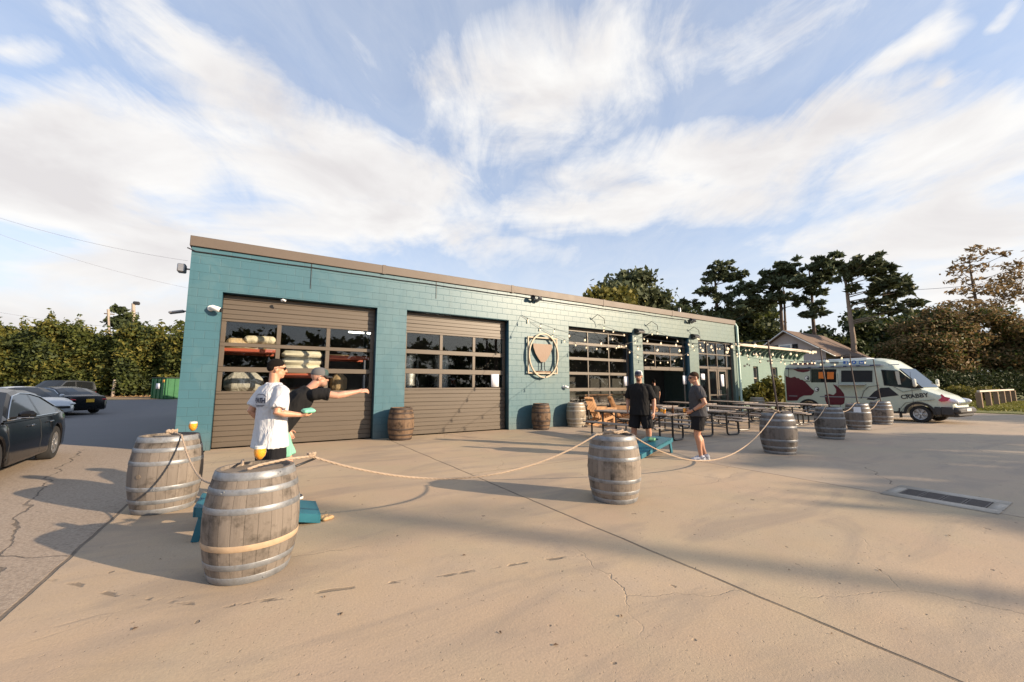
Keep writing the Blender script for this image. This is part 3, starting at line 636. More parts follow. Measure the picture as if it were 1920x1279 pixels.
# brewing tanks
def tank(x, y, r, h, label):
    t = thing('brewing_tank', label, 'tank', (x, y, 0), 0, 'steel tanks inside the brewery')
    m = MB(); m.lathe([(.06, .45), (r, .9), (r, h), (r * .7, h + .18), (.1, h + .25)], 28); m.build('vessel', simple('steel', (.5, .5, .5), .28, 1.0), t)
    for k in range(4):
        a = k * math.pi / 2 + .7; m = MB(); m.tube([(r * .85 * math.cos(a), r * .85 * math.sin(a), .02), (r * .85 * math.cos(a), r * .85 * math.sin(a), .95)], .04); m.build('leg', M_GREY, t)
tank(4.7, 15.2, .5, 2.6, 'steel brewing tank deep behind the second closed door'); tank(6.3, 15.4, .55, 2.7, 'steel brewing tank beside the partition behind the second closed door')
for x, y, z, lb in ((3.0, 14.2, 3.3, 'tube lamp above the storage rack'), (5.6, 14.6, 3.6, 'tube lamp above the brewing tanks')):
    t = thing('tube_lamp', 'lit white fluorescent ' + lb, 'lamp', (x, y, z)); m = MB(); m.tube([(-.6, 0, 0), (.6, 0, 0)], .025); m.build('tube', emit('tube_light', (1, .93, .8), 5), t)
    m = MB(); m.span((-.62, -.05, .03), (.62, .05, .07)); m.build('housing', M_WHITE, t)
    m = MB(); m.tube([(-.4, 0, .07), (-.4, 0, 4.3 - z)], .008, 5); m.tube([(.4, 0, .07), (.4, 0, 4.3 - z)], .008, 5); m.build('hanger', M_GREY, t)
t = thing('bar_counter', 'dark wooden bar counter inside the open door', 'counter', (15.6, 15.0, .02)); m = MB(); m.span((-2.2, -.3, 1.0), (2.2, .4, 1.06), .01); m.build('top', simple('bar_top', (.2, .1, .05), .3), t); m = MB(); m.span((-2.1, -.15, 0), (2.1, .3, 1.0)); m.build('front', simple('bar_front', (.06, .045, .035), .6), t)
# ------------------------------------------------------------------ barrels
BH, BR, BB = .89, .292, .362
def wood_mat(name, c1, c2, c3, n_st=24, wr=.6):
    m, nt, b = new_mat(name); co = texco(nt)
    sp = nd(nt, 'ShaderNodeSeparateXYZ'); lk(nt, co, sp.inputs[0])
    a = mathn(nt, 'MULTIPLY', mathn(nt, 'ADD', mathn(nt, 'ARCTAN2', sp.outputs[1], sp.outputs[0]), math.pi), n_st / (2 * math.pi))
    oi = nt.nodes.new('ShaderNodeObjectInfo')
    wn = nd(nt, 'ShaderNodeTexWhiteNoise'); wn.noise_dimensions = '2D'; cv = nd(nt, 'ShaderNodeCombineXYZ'); lk(nt, mathn(nt, 'FLOOR', a), cv.inputs[0]); lk(nt, oi.outputs['Random'], cv.inputs[1]); lk(nt, cv.outputs[0], wn.inputs['Vector'])
    mv = nd(nt, 'ShaderNodeVectorMath'); mv.operation = 'ADD'; lk(nt, co, mv.inputs[0]); c3v = nd(nt, 'ShaderNodeCombineXYZ'); lk(nt, mathn(nt, 'MULTIPLY', oi.outputs['Random'], 40), c3v.inputs[0]); lk(nt, c3v.outputs[0], mv.inputs[1])
    gr = noise(nt, mapping(nt, mv.outputs[0], sc=(26, 26, 2.2)), 1.6, 7, .65, .5); bl = noise(nt, mv.outputs[0], 4.5, 6, .65)
    c = mixc(nt, wn.outputs[0], c1, c2); c = mixc(nt, mathn(nt, 'MULTIPLY', gr, .85), c, c3)
    c = mixc(nt, ramp(nt, bl, [(.50, 0.0), (.66, wr)]), c, tuple(q * .42 for q in c3))
    fr_ = mathn(nt, 'FRACT', a); gap = mathn(nt, 'LESS_THAN', mathn(nt, 'ABSOLUTE', mathn(nt, 'SUBTRACT', fr_, .5)), .475); gap = mathn(nt, 'SUBTRACT', 1, gap)
    c = mixc(nt, mathn(nt, 'MULTIPLY', gap, .5), c, tuple(q * .25 for q in c3))
    c = mixc(nt, 1.0, c, mixc(nt, oi.outputs['Random'], (.72, .72, .74), (1.08, 1.05, 1.0)), 'MULTIPLY')
    lk(nt, c, b.inputs['Base Color']); b.inputs['Roughness'].default_value = .75; b.inputs['Specular IOR Level'].default_value = .3
    bump(nt, b, mathn(nt, 'SUBTRACT', mathn(nt, 'MULTIPLY', gr, .5), gap), .6, .006); return m
M_OAK = wood_mat('weathered_oak', (.31, .27, .235), (.20, .175, .155), (.11, .095, .082), wr=.85)
M_OAKD = wood_mat('dark_oak', (.20, .125, .075), (.28, .19, .12), (.06, .04, .03), wr=.9)
M_OAKP = wood_mat('pale_oak', (.40, .35, .27), (.33, .29, .22), (.20, .16, .12))
mg, nt, b = new_mat('galvanised_hoop'); co = texco(nt); n = noise(nt, co, 7, 6, .65); lk(nt, ramp(nt, n, [(.3, (.13, .138, .15)), (.55, (.25, .262, .28)), (.72, (.17, .155, .14))]), b.inputs['Base Color']); b.inputs['Metallic'].default_value = .35; lk(nt, mathn(nt, 'ADD', .32, mathn(nt, 'MULTIPLY', n, .3)), b.inputs['Roughness']); bump(nt, b, noise(nt, co, 30, 3), .2, .004)
M_HOOP = mg
M_HOOPB = simple('rusty_hoop', (.05, .035, .028), .7, .2, var=.5, scale=9)
M_BAND = simple('bare_wood_band', (.40, .29, .19), .85, var=.35, scale=14)
M_TOP = simple('barrel_head', (.17, .135, .10), .75, var=.45, scale=9)
def brad(z):
    t = (z / BH - .5) * 2; return BB - (BB - BR) * (abs(t) ** 2.05)
HZ = [(.003, .062), (.125, .048), (.275, .05), (.565, .05), (.715, .048), (.825, .062)]
def make_barrel(label, wood, hoop, band=None):
    t = thing('barrel', label, 'barrel')
    m = MB(); z = [BH * i / 26 for i in range(27)]
    m.lathe([(BR - .03, 0)] + [(brad(q), q) for q in z] + [(BR - .028, BH), (BR - .034, BH - .035), (.002, BH - .036)], 72); m.build('staves', wood, t, sharp=50)
    m = MB(); m.lathe([(.004, BH - .0345), (BR - .0345, BH - .0345), (BR - .036, BH - .028), (.004, BH - .028)], 40); m.build('head', M_TOP, t)
    for i, (z0, w) in enumerate(HZ):
        m = MB(); zs = [z0, z0 + .004, z0 + w / 2, z0 + w - .004, z0 + w]
        o_ = [.001, .0035, .004, .0035, .001]
        m.lathe([(brad(q) + e, q) for q, e in zip(zs, o_)], 72, cap=False)
        a = i * 1.3; rr = brad(z0 + w / 2) + .004
        for s in (-.012, .012): m.ell((rr * math.cos(a + s * 3), rr * math.sin(a + s * 3), z0 + w / 2 + s * .6), (.006, .006, .006), n=6)
        mt = M_BAND if band == i else hoop
        h_ = m.build('hoop', mt, t)
        if band == i: h_['label'] = 'bare tan wooden band where the hoop is missing'
    m = MB(); a = 2.1; m.lathe([(.026, 0), (.026, .006), (.0, .006)], 14, M=Matrix.Rotation(a, 4, 'Z') @ Matrix.Translation((brad(.45) - .002, 0, .45)) @ Matrix.Rotation(rad(90), 4, 'Y')); m.build('bung', M_TOP, t)
    return t
BG = 'old barrels holding up the rope barrier'
b2 = make_barrel('grey barrel with a bare tan band and a beer on top', M_OAK, M_HOOP, 2); b2.location = (.01, 4.08, 0); b2.scale = (.95, .95, .93); b2.rotation_euler = (0, 0, -1.2); b2['group'] = BG
b5 = make_barrel('silver hooped barrel standing alone at the middle of the rope barrier', M_OAK, M_HOOP); b5.location = (4.10, 3.95, 0); b5.scale = (.96, .96, .95); b5.rotation_euler = (0, 0, .4); b5['group'] = BG
P1 = (-.93, 6.62, 0); P6 = (9.98, 4.58, 0); P7 = (13.95, 5.02, 0); P8 = (17.6, 5.5, 0); P9 = (20.75, 5.75, 0); P2 = (.01, 4.08, 0); P5 = (4.10, 3.95, 0)
dup(b5, P1, 2.0, 'grey barrel by the building corner with a shadow across it and a beer on top', BG)
dup(b5, P6, 3.1, 'grey barrel with a thin pole, next to the man in the grey shirt', BG)
dup(b5, P7, 4.4, 'grey barrel with a thin pole, between the picnic tables and the labelled barrel', BG)
p8 = dup(b5, P8, 5.1, 'grey barrel with a small white label below its rim', BG)
m = MB(); a0 = math.atan2(-P8[1], -P8[0]) - 5.1; rr = brad(.77) + .006
m.rings([[Vector((rr_ * math.cos(a0 + q), rr_ * math.sin(a0 + q), z)) for rr_, z in ((brad(.60) + .008, .60), (brad(.78) + .012, .78), (brad(.78) + .006, .78), (brad(.60) + .003, .60))] for q in (-.28, -.14, 0, .14, .28)]); m.build('label_plate', simple('label_white', (.7, .72, .75), .5), p8)
dup(b5, P9, .9, 'sunlit grey barrel closest to the front wheel of the camper van', BG)
w1 = make_barrel('dark brown barrel with black hoops against the pier between the closed doors', M_OAKD, M_HOOPB); w1.location = (3.42, 11.36, 0); w1['group'] = 'barrels standing against the front wall'
dup(w1, (8.33, 11.38, 0), 1.9, 'dark barrel with black hoops on the wall below the goblet sign', None, (.92, .92, 1))
w3 = make_barrel('pale barrel beside the first wooden chair against the wall', M_OAKP, simple('pale_hoop', (.36, .33, .28), .5, .3, var=.3)); w3.location = (9.95, 11.4, 0); w3['group'] = 'barrels standing against the front wall'
dup(w3, (22.5, 11.25, 0), 2.2, 'bluish grey barrel half hidden behind the picnic tables by the entrance')
# ------------------------------------------------------------------ ropes
M_ROPE = simple('rope', (.37, .285, .21), .9, var=.3, scale=30)
def strand(pts, r=.0098):
    """three twisted strands along a path"""
    P = [Vector(p) for p in pts]; Q = []
    for i in range(len(P) - 1):
        n_ = max(1, int((P[i + 1] - P[i]).length / .022)); Q += [P[i].lerp(P[i + 1], k / n_) for k in range(n_)]
    Q.append(P[-1]); m = MB()
    for s in range(3):
        L = 0; W_ = []
        for i, p in enumerate(Q):
            t = (Q[min(i + 1, len(Q) - 1)] - Q[max(i - 1, 0)]).normalized()
            if i: L += (p - Q[i - 1]).length
            u = t.cross(Vector((0, 0, 1))); u = u.normalized() if u.length > .05 else Vector((1, 0, 0)); v = t.cross(u)
            a = L / .15 * 2 * math.pi + s * 2.094; W_.append(p + (u * math.cos(a) + v * math.sin(a)) * r * .55)
        m.tube(W_, r * .62, 6)
    return m
def sag(a, b, d, n=26): a, b = Vector(a), Vector(b); return [a.lerp(b, i / n) - Vector((0, 0, d * 4 * (i / n) * (1 - i / n))) for i in range(n + 1)]
RZ = BH + .012
RZS = {P2: BH * .93 + .012, P5: BH * .95 + .012}
def rz_(P): return RZS.get(tuple(P) if len(P) == 3 else (P[0], P[1], 0), RZ)
def rim(P, Q, ang=0.0, r=None, z=None):
    z = z or rz_(P)
    d = Vector((Q[0] - P[0], Q[1] - P[1], 0)).normalized(); d = Matrix.Rotation(ang, 3, 'Z') @ d
    return Vector((P[0], P[1], z)) + d * (r if r else BR + .01)
def top(P, dx=0, dy=0, dz=0): return Vector((P[0] + dx, P[1] + dy, rz_(P) + dz))
RG = 'rope lengths strung between barrels'
def rope(a_, b_, d, label, pre=(), post=()):
    return tag(strand(list(pre) + sag(a_, b_, d) + list(post)).build('rope', M_ROPE), label, 'rope', RG)
rope(rim(P1, P2, .15), rim(P2, P1, 0), .36, 'rope drooping between the two barrels that carry beers', [top(P1, .0, -.02, .03)], [top(P2, -.1, .05)])
rope(Vector((P2[0] + .43, P2[1] + .15, RZS[P2] + .005)), rim(P5, P2, .0), .36, 'long rope from the beer barrel with the tan band to the middle barrel', [top(P2, -.06, -.20, 0), top(P2, .02, -.12, .012), top(P2, .22, .02, .02)], [top(P5, -.08, .0)])
rope(rim(P5, P6, .0), rim(P6, P5, .2), .68, 'deeply drooping rope in front of the teal board and the man in the grey shirt', [top(P5, .1, 0)], [top(P6, .0, 0)])
rope(rim(P6, P7, .0), rim(P7, P6), .40, 'rope between the two pole barrels near the picnic tables', [top(P6, .08, 0)], [top(P7)])
rope(rim(P7, P8), rim(P8, P7), .22, 'rope running to the barrel with the white label', [top(P7)], [top(P8)])
rope(rim(P8, P9), rim(P9, P8), .28, 'rope between the labelled barrel and the barrel by the van wheel', [top(P8)], [top(P9)])
def coil(P, label, seed, r=.11, n=3, z=None):
    RZ = z or (BH + .012)
    rg_ = random.Random(seed); pts = []
    for i in range(n * 14 + 1):
        a = i / 14 * 2 * math.pi; q = r * (.75 + .35 * rg_.random()); pts.append(Vector((P[0] + q * math.cos(a), P[1] + q * math.sin(a) * .8, RZ + .006 + .03 * (i / (n * 14)) + .018 * rg_.random())))
    return tag(strand(pts, .0115).build('rope_knot', M_ROPE), label, 'rope', 'rope knots lying on barrel tops')
coil((P1[0] + .02, P1[1] - .06), 'rope knot on the barrel by the building corner', 1, .055, 3); coil((P2[0] + .43, P2[1] + .15), 'rope knot hanging at the rim of the barrel with the tan band', 2, .028, 3, RZS[P2] - .01)
coil((P5[0] - .02, P5[1] - .03), 'loose rope coil on the middle barrel', 3, .13, 3, RZS[P5]); coil((P6[0] + .0, P6[1]), 'rope turned round the pole nearest the man in the grey shirt', 4, .05, 2)
for P, lb in ((P2, 'short dark steel peg stuck through the barrel with the tan band'),):
    m = MB(); m.tube([(P[0] + .22, P[1] + .02, RZS[P2] - .075), (P[0] + .46, P[1] + .16, RZS[P2] - .02)], .011, 8); tag(m.build('peg', M_BLK), lb, 'peg')
# ------------------------------------------------------------------ poles and string lights
PT = {}
for P, x, y, nm in ((P6, 1452, 642, 'the man in the grey shirt'), (P7, 1542, 647, 'the picnic tables'), (P8, 1599, 657, 'the white label'), (P9, 1641, 665, 'the van wheel')):
    dep = ray(x, y); tz = 2.55 if P is P6 else 2.6 if P is P7 else 2.62 if P is P8 else 2.55
    tpt = Vector((P[0] - .06, P[1] + .05, tz)); PT[P] = tpt
    m = MB(); m.tube([(P[0] + .03, P[1] - .02, RZ - .04), tuple(Vector((P[0], P[1], RZ)).lerp(tpt, .6)), tuple(tpt)], [.022, .02, .017], 8)
    tag(m.build('light_pole', simple('pole_brown', (.07, .05, .045), .7, var=.4)), 'thin dark pole rising from the barrel by ' + nm, 'pole', 'poles carrying string lights')
M_BULB = emit('bulb_glow', (1.0, .78, .50), .5); M_SOCK = simple('bulb_socket', (.02, .02, .02), .5)
bulb_me = None
def string(a, b, d, n, label, hook=True):
    global bulb_me
    t = thing('string_lights', label, 'string lights', a, 0, 'strings of bulbs over the picnic tables')
    pts = [p - Vector(a) for p in sag(a, b, d, 40)]
    m = MB(); m.tube(pts, .006, 5); m.build('cable', M_BLK, t)
    if bulb_me is None:
        m = MB(); m.lathe([(.010, -.0), (.022, -.024), (.027, -.048), (.019, -.07), (.004, -.08)], 12, mi=0); m.lathe([(.015, .0), (.018, .03), (.012, .05), (.004, .055)], 10, mi=1)
        bulb_me = m.mesh('bulb'); bulb_me.materials.append(M_BULB); bulb_me.materials.append(M_SOCK)
    rg_ = random.Random(int(a[0] * 100))
    for i in range(n):
        k = (i + .5) / n * 40; j = int(k); p = pts[j].lerp(pts[min(40, j + 1)], k - j)
        o = bpy.data.objects.new('bulb', bulb_me); COL.objects.link(o); o.parent = t; o.location = p - Vector((0, 0, .055)); o.rotation_euler = (rg_.uniform(-.3, .3), rg_.uniform(-.3, .3), 0)
WY = FY - .03
string((7.78, WY, 4.02), tuple(PT[P6]), .55, 13, 'string of bulbs from above the goblet sign to the pole by the man in grey')
string((11.61, WY, 4.02), tuple(PT[P6]), .35, 11, 'string of bulbs from over the tall glazed door to the first pole')
string((11.61, WY, 4.02), (17.95, WY - .5, 3.7), 1.25, 14, 'string of bulbs sagging across the front of the open door')
string((14.89, WY, 4.04), tuple(PT[P7]), .45, 12, 'string of bulbs from above the open door to the pole by the picnic tables')
string((18.0, WY, 4.0), tuple(PT[P7]), .5, 12, 'string of bulbs from beside the entrance to the pole by the picnic tables')
string((18.0, WY, 4.0), tuple(PT[P8]), .7, 13, 'string of bulbs from beside the entrance to the pole on the labelled barrel')
string((21.6, WY, 3.85), tuple(PT[P8]), .6, 11, 'string of bulbs from the downpipe corner to the pole on the labelled barrel')
string((21.6, WY, 3.85), tuple(PT[P9]), .5, 11, 'string of bulbs from the downpipe corner to the pole by the van wheel')
string((7.78, WY, 4.02), (14.89, WY - .2, 4.0), .95, 13, 'string of bulbs looping over the tall glazed door')
for x, lb in ((11.61, 'tall glazed door'), (14.89, 'open door'), (18.0, 'entrance')):
    m = MB(); m.tube([(x - .45, FY, 4.15), (x - .3, FY - .25, 4.35), (x, FY - .3, 4.2), (x + .05, FY - .28, 4.0)], .014, 6); tag(m.build('gooseneck_bracket', M_BLK), 'thin bent wire bracket above the ' + lb, 'bracket')
# ------------------------------------------------------------------ beer glasses
M_CLEAR = glass('clear_glass', (.96, .97, .97), .8); M_BEER, nt, b = new_mat('hazy_beer'); b.inputs['Base Color'].default_value = (.95, .40, .04, 1); b.inputs['Roughness'].default_value = .15; b.inputs['Subsurface Weight'].default_value = .5; b.inputs['Subsurface Radius'].default_value = (.05, .02, .005); b.inputs['Subsurface Scale'].default_value = .6
M_FOAM = simple('foam', (.85, .80, .70), .8)
def beer(loc, label, s=1.0, tulip=True):
    t = thing('beer_glass', label, 'glass', loc)
    if tulip:
        pr = [(.034, 0), (.034, .004), (.006, .01), (.006, .05), (.02, .06), (.042, .09), (.049, .12), (.044, .155), (.038, .185)]; lq = [(.003, .056), (.019, .062), (.040, .09), (.0465, .12), (.0425, .152), (.003, .152)]; fm = [(.003, .1525), (.0423, .1525), (.040, .172), (.003, .176)]
    else:
        pr = [(.030, 0), (.033, .01), (.043, .14)]; lq = [(.003, .006), (.031, .008), (.0395, .105), (.003, .105)]; fm = [(.003, .1055), (.0395, .1055), (.041, .125), (.003, .128)]
    sc_ = lambda p: [(r * s, z * s) for r, z in p]
    m = MB(); m.lathe(sc_(pr), 22, cap=False); m.build('bowl', M_CLEAR, t)
    m = MB(); m.lathe(sc_(lq), 22); m.build('beer', M_BEER, t); m = MB(); m.lathe(sc_(fm), 22); m.build('foam', M_FOAM, t); return t
beer((P2[0] + .02, P2[1] + .12, BH * .93 - .026), 'tulip glass of orange beer on the barrel with the tan band'); beer((P1[0] + .22, P1[1] + .02, BH - .027), 'tulip glass of amber beer on the barrel by the building corner')
# ------------------------------------------------------------------ bag toss boards
M_TEALB = simple('board_teal', (.022, .135, .185), .4, var=.25, scale=4)
M_MINT = cloth('mint_cloth', (.22, .55, .40), 12, .4)
def board(loc, rz, label, hole_bag=None):
    t = thing('bag_toss_board', label, 'game board', loc, rz, 'pair of teal bag toss boards')
    L, Wd, z0, z1, th = 1.2, .6, .09, .33, .02; th_a = math.atan2(z1 - z0, L); cl = math.cos(th_a)
    hx, R = L - .23, .077; m = MB(); N = 48
    sl = lambda x: z0 + (z1 - z0) * x / L
    ins = [(hx + R * math.cos(2 * math.pi * k / N), R * math.sin(2 * math.pi * k / N)) for k in range(N)]
    def outp(a):
        c, s_ = math.cos(a), math.sin(a); tx = ((L - hx) / c if c > 1e-6 else (-hx / c if c < -1e-6 else 1e9)); ty = (Wd / 2 / abs(s_) if abs(s_) > 1e-6 else 1e9); q = min(tx, ty); return (hx + c * q, s_ * q)
    outs = [outp(2 * math.pi * k / N) for k in range(N)]
    for k in range(N):
        k2 = (k + 1) % N; q = [ins[k], outs[k], outs[k2], ins[k2]]
        m.add([(x, y, sl(x)) for x, y in q] + [(x, y, sl(x) - th) for x, y in q], [(0, 1, 2, 3), (7, 6, 5, 4), (1, 5, 6, 2), (0, 3, 7, 4)])
    cx_ = [(L, Wd / 2), (0, Wd / 2), (0, -Wd / 2), (L, -Wd / 2)]
    m.build('top', M_TEALB, t, smooth=False)
    m = MB()
    for s in (-1, 1): m.add([(x, s * (Wd / 2 - .0) + dy, sl(x) + dz) for x in (0, L) for dy in (0, -s * .02) for dz in (.001, -.09)], [(0, 1, 3, 2), (4, 6, 7, 5), (0, 4, 5, 1), (2, 3, 7, 6), (0, 2, 6, 4), (1, 5, 7, 3)])
    m.span((-.012, -Wd / 2, 0.0), (.008, Wd / 2, z0 + .002)); m.span((L - .008, -Wd / 2, z1 - .09), (L + .012, Wd / 2, z1 + .002))
    m.build('frame', M_TEALB, t, smooth=False)
    for s in (-1, 1): m = MB(); m.beam((L - .08, s * (Wd / 2 - .03), z1 - .04), (L - .02, s * (Wd / 2 - .03), 0), .035, .07, .004); m.build('leg', M_TEALB, t)
    return t
bd2 = board((6.95, 5.95, 0), rad(2), 'teal bag toss board with a green bag on it, in front of the capped man')
bd2.location = (6.72, 6.02, 0); bd2.rotation_euler = (0, 0, rad(6))
bd1 = board((.64, 5.30, 0), rad(179), 'teal bag toss board partly hidden behind the barrel with the tan band')
bd1.scale = (.92, 1, 1)
m = MB(); m.box((0, 0, .025), (.16, .16, .05), .022); o = remeshed(m, 'bean_bag', cloth('bag_green', (.16, .36, .20), 20, .5), None, .008, 8); o.location = (7.55, 6.1, .275); o.rotation_euler = (0, -.2, .5); tag(o, 'green bean bag lying on the teal board', 'bean bag')
m = MB(); m.box((0, 0, .02), (.15, .15, .04), .018); o = remeshed(m, 'bean_bag', cloth('bag_tan', (.5, .33, .18), 20, .5), None, .008, 8); o.location = (.71, 5.10, .0); o.rotation_euler = (0, 0, .5); tag(o, 'tan bean bag on the concrete beside the nearer teal board', 'bean bag')
# ------------------------------------------------------------------ picnic tables
M_SLAT = simple('table_slat', (.29, .235, .195), .6, var=.25, scale=5); M_TUBE = simple('table_tube', (.014, .014, .016), .4, spec=.6)
def picnic():
    t = thing('picnic_table', '', 'picnic table', group='walk through picnic tables in front of the brewery')
    L = 2.5
    m = MB()
    for k in range(3): m.span((-.38 + k * .256, 0, .715), (-.38 + k * .256 + .246, L, .755), .008)
    m.build('table_top', M_SLAT, t)
    for s in (-1, 1):
        m = MB(); m.span((s * .75 - .135, 0, .415), (s * .75 + .135, L, .45), .008); m.build('bench', M_SLAT, t)
    for y in (.28, L - .28):
        for s in (-1, 1):
            m = MB(); c = [(s * .30, .70), (s * .30, .12), (s * .31, .065), (s * .35, .035), (s * .42, .026), (s * .68, .026), (s * .74, .035), (s * .78, .065), (s * .79, .12), (s * .79, .36), (s * .76, .40), (s * .68, .405)]
            m.tube([(a, y, z) for a, z in c], .027, 8); m.build('leg', M_TUBE, t)
        m = MB(); m.tube([(-.36, y, .695), (.36, y, .695)], .022, 8)
        ym = y + (.55 if y < 1 else -.55)
        m.tube([(0, y, .68), (0, ym, .42)], .014, 6); m.tube([(-.30, y, .30), (.30, y, .30)], .018, 6); m.build('brace', M_TUBE, t)
    m = MB(); m.tube([(0, .3, .70), (0, L - .3, .70)], .02, 6); m.build('spine', M_TUBE, t)
    return t
pt = picnic(); tb = [(9.32, 6.75, 4, 'picnic table behind the capped man, closest to the wooden chairs'), (11.75, 6.75, -10, 'picnic table behind the man in the grey shirt'), (14.3, 7.0, -15, 'picnic table right of the man in grey, seen behind the first pole barrel'),
      (16.9, 7.2, -18, 'fourth picnic table in the front row, toward the van'), (19.0, 7.1, -22, 'last picnic table of the front row, beside the rear of the van'), (13.0, 9.6, -10, 'picnic table in the back row facing the open door'), (16.0, 9.9, -14, 'picnic table in the back row in front of the glazed entrance'), (18.9, 9.7, -20, 'picnic table in the back row nearest the bush')]
for i, (x, y, r_, lb) in enumerate(tb):
    o = pt if i == 0 else copy_tree(pt); o.location = (x, y, 0); o.rotation_euler = (0, 0, rad(r_)); o['label'] = lb.replace('right of', 'beyond')
# drinks on tables
beer((9.18, 6.98, .756), 'small glass of orange beer on the table behind the capped man', 1.1, False)
beer((9.62, 7.4, .756), 'small orange beer further along the table behind the capped man', 1.0, False)
m = MB(); m.lathe([(.03, 0), (.032, .1), (.03, .15), (.012, .19), (.012, .23), (.003, .232)], 14, (9.5, 6.95, .756)); tag(m.build('bottle', simple('bottle_brown', (.12, .05, .02), .15)), 'brown bottle standing on the table behind the capped man', 'bottle')
for i, (x, y, lb) in enumerate(((11.5, 7.2, 'white paper cup on the table behind the man in grey'), (11.75, 7.9, 'white paper cup at the middle of the table behind the man in grey'))):
    m = MB(); m.lathe([(.028, 0), (.038, .1), (.034, .1), (.003, .02)], 14, (x, y, .756)); tag(m.build('cup', M_WHITE), lb, 'cup')
# ------------------------------------------------------------------ wooden chairs
def chair_wood():
    t = thing('wooden_chair', '', 'chair', group='slatted wooden chairs by the glazed door')
    wd = simple('cedar', (.47, .25, .11), .55, var=.3, scale=6)
    m = MB()                                                    # reclined back of upright slats
    for k in range(5): m.beam((-.24 + k * .115, .28, .30), (-.26 + k * .125, .62, 1.08), .10, .025, .006, up=(1, 0, 0))
    m.beam((-.30, .595, .98), (.30, .595, .98), .03, .09, .005); m.beam((-.29, .40, .50), (.29, .40, .50), .03, .07, .005); m.build('backrest', wd, t)
    m = MB()
    for k in range(6): m.beam((-.29, -.28 + k * .105, .42 - .022 * k), (.29, -.28 + k * .105, .42 - .022 * k), .022, .095, .004)
    m.build('seat', wd, t)
    for s in (-1, 1):
        m = MB(); m.beam((s * .32, -.26, .04), (s * .32, -.24, .62), .10, .035, .005, up=(1, 0, 0)); m.build('leg', wd, t)
        m = MB(); m.beam((s * .32, -.30, .40), (s * .32, .62, .12), .10, .03, .004, up=(1, 0, 0)); m.build('side_rail', wd, t)
        m = MB(); m.beam((s * .36, -.34, .635), (s * .35, .50, .66), .13, .028, .005, up=(1, 0, 0)); m.build('armrest', wd, t)
        m = MB(); rp = [(s * .32, -.5 + 1.3 * i / 12, .03 + .11 * ((i - 6) / 6) ** 2) for i in range(13)]
        m.tube(rp, .022, 6); m.build('rocker', wd, t)
    return t
ch = chair_wood()
for i, (x, y, r_, lb) in enumerate(((10.95, 11.0, 165, 'brown wooden rocking chair turned sideways, next to the pale barrel'), (12.2, 11.05, 145, 'wooden rocking chair with a sunlit back, in front of the tall glazed door'), (13.4, 11.0, 155, 'wooden rocking chair closest to the capped man, by the open door'))):
    o = ch if i == 0 else copy_tree(ch); o.location = (x, y, 0); o.rotation_euler = (0, 0, rad(r_ - 90)); o['label'] = lb
# ------------------------------------------------------------------ storm drain
t = thing('storm_drain', 'iron storm drain grates in a pale concrete surround', 'drain', (7.85, 1.62, 0)); t.scale = (.95, .68, 1)
m = MB(); w_, l_ = .36, .62
m.span((-.46, -.78, 0), (-.24, .78, .012)); m.span((.24, -.78, 0), (.46, .78, .012)); m.span((-.24, .60, 0), (.24, .78, .012)); m.span((-.24, -.78, 0), (.24, -.60, .012))
m.build('surround', simple('pale_concrete', (.40, .36, .31), .85, var=.25, scale=5, bmp=.3), t)
for k in range(4):
    y0 = -.585 + k * .295; m = MB(); m.span((-.235, y0, .001), (.235, y0 + .28, .004), mi=1)
    m.span((-.235, y0, .0045), (-.215, y0 + .28, .011)); m.span((.215, y0, .0045), (.235, y0 + .28, .011)); m.span((-.214, y0, .0045), (.214, y0 + .02, .011)); m.span((-.214, y0 + .26, .0045), (.214, y0 + .28, .011))
    for j in range(8): m.span((-.19 + j * .05, y0 + .021, .0045), (-.165 + j * .05, y0 + .259, .0105))
    m.build('grate', [simple('cast_iron', (.10, .085, .08), .6, .4, var=.3), M_DARK], t, smooth=False)
# fallen leaves and grit
lf = simple('dead_leaf', (.11, .065, .035), .8, var=.4)
rg_ = random.Random(5); m = MB()
for (x, y) in [(938, 1187), (1042, 1211), (870, 1042), (1110, 930), (640, 1152), (253, 1180), (608, 1120), (1375, 970), (1310, 995), (1480, 1070), (1650, 1070), (1780, 1005), (1165, 1156), (1810, 1140), (1700, 1180), (480, 1035), (300, 1050), (1240, 905), (1560, 1190)]:
    p = gnd(x, y); s = rg_.uniform(.005, .014); a = rg_.uniform(0, 6.28)
    m.add([(p.x + s * 1.6 * math.cos(a), p.y + s * 1.6 * math.sin(a), .004), (p.x - s * .6 * math.sin(a), p.y + s * .6 * math.cos(a), .012), (p.x - s * 1.5 * math.cos(a), p.y - s * 1.5 * math.sin(a), .005), (p.x + s * .7 * math.sin(a), p.y - s * .7 * math.cos(a), .009)], [(0, 1, 2, 3)])
tag(m.build('leaf_litter', lf, fixn=False), 'small dead leaves scattered over the concrete', 'leaves', kind='stuff')
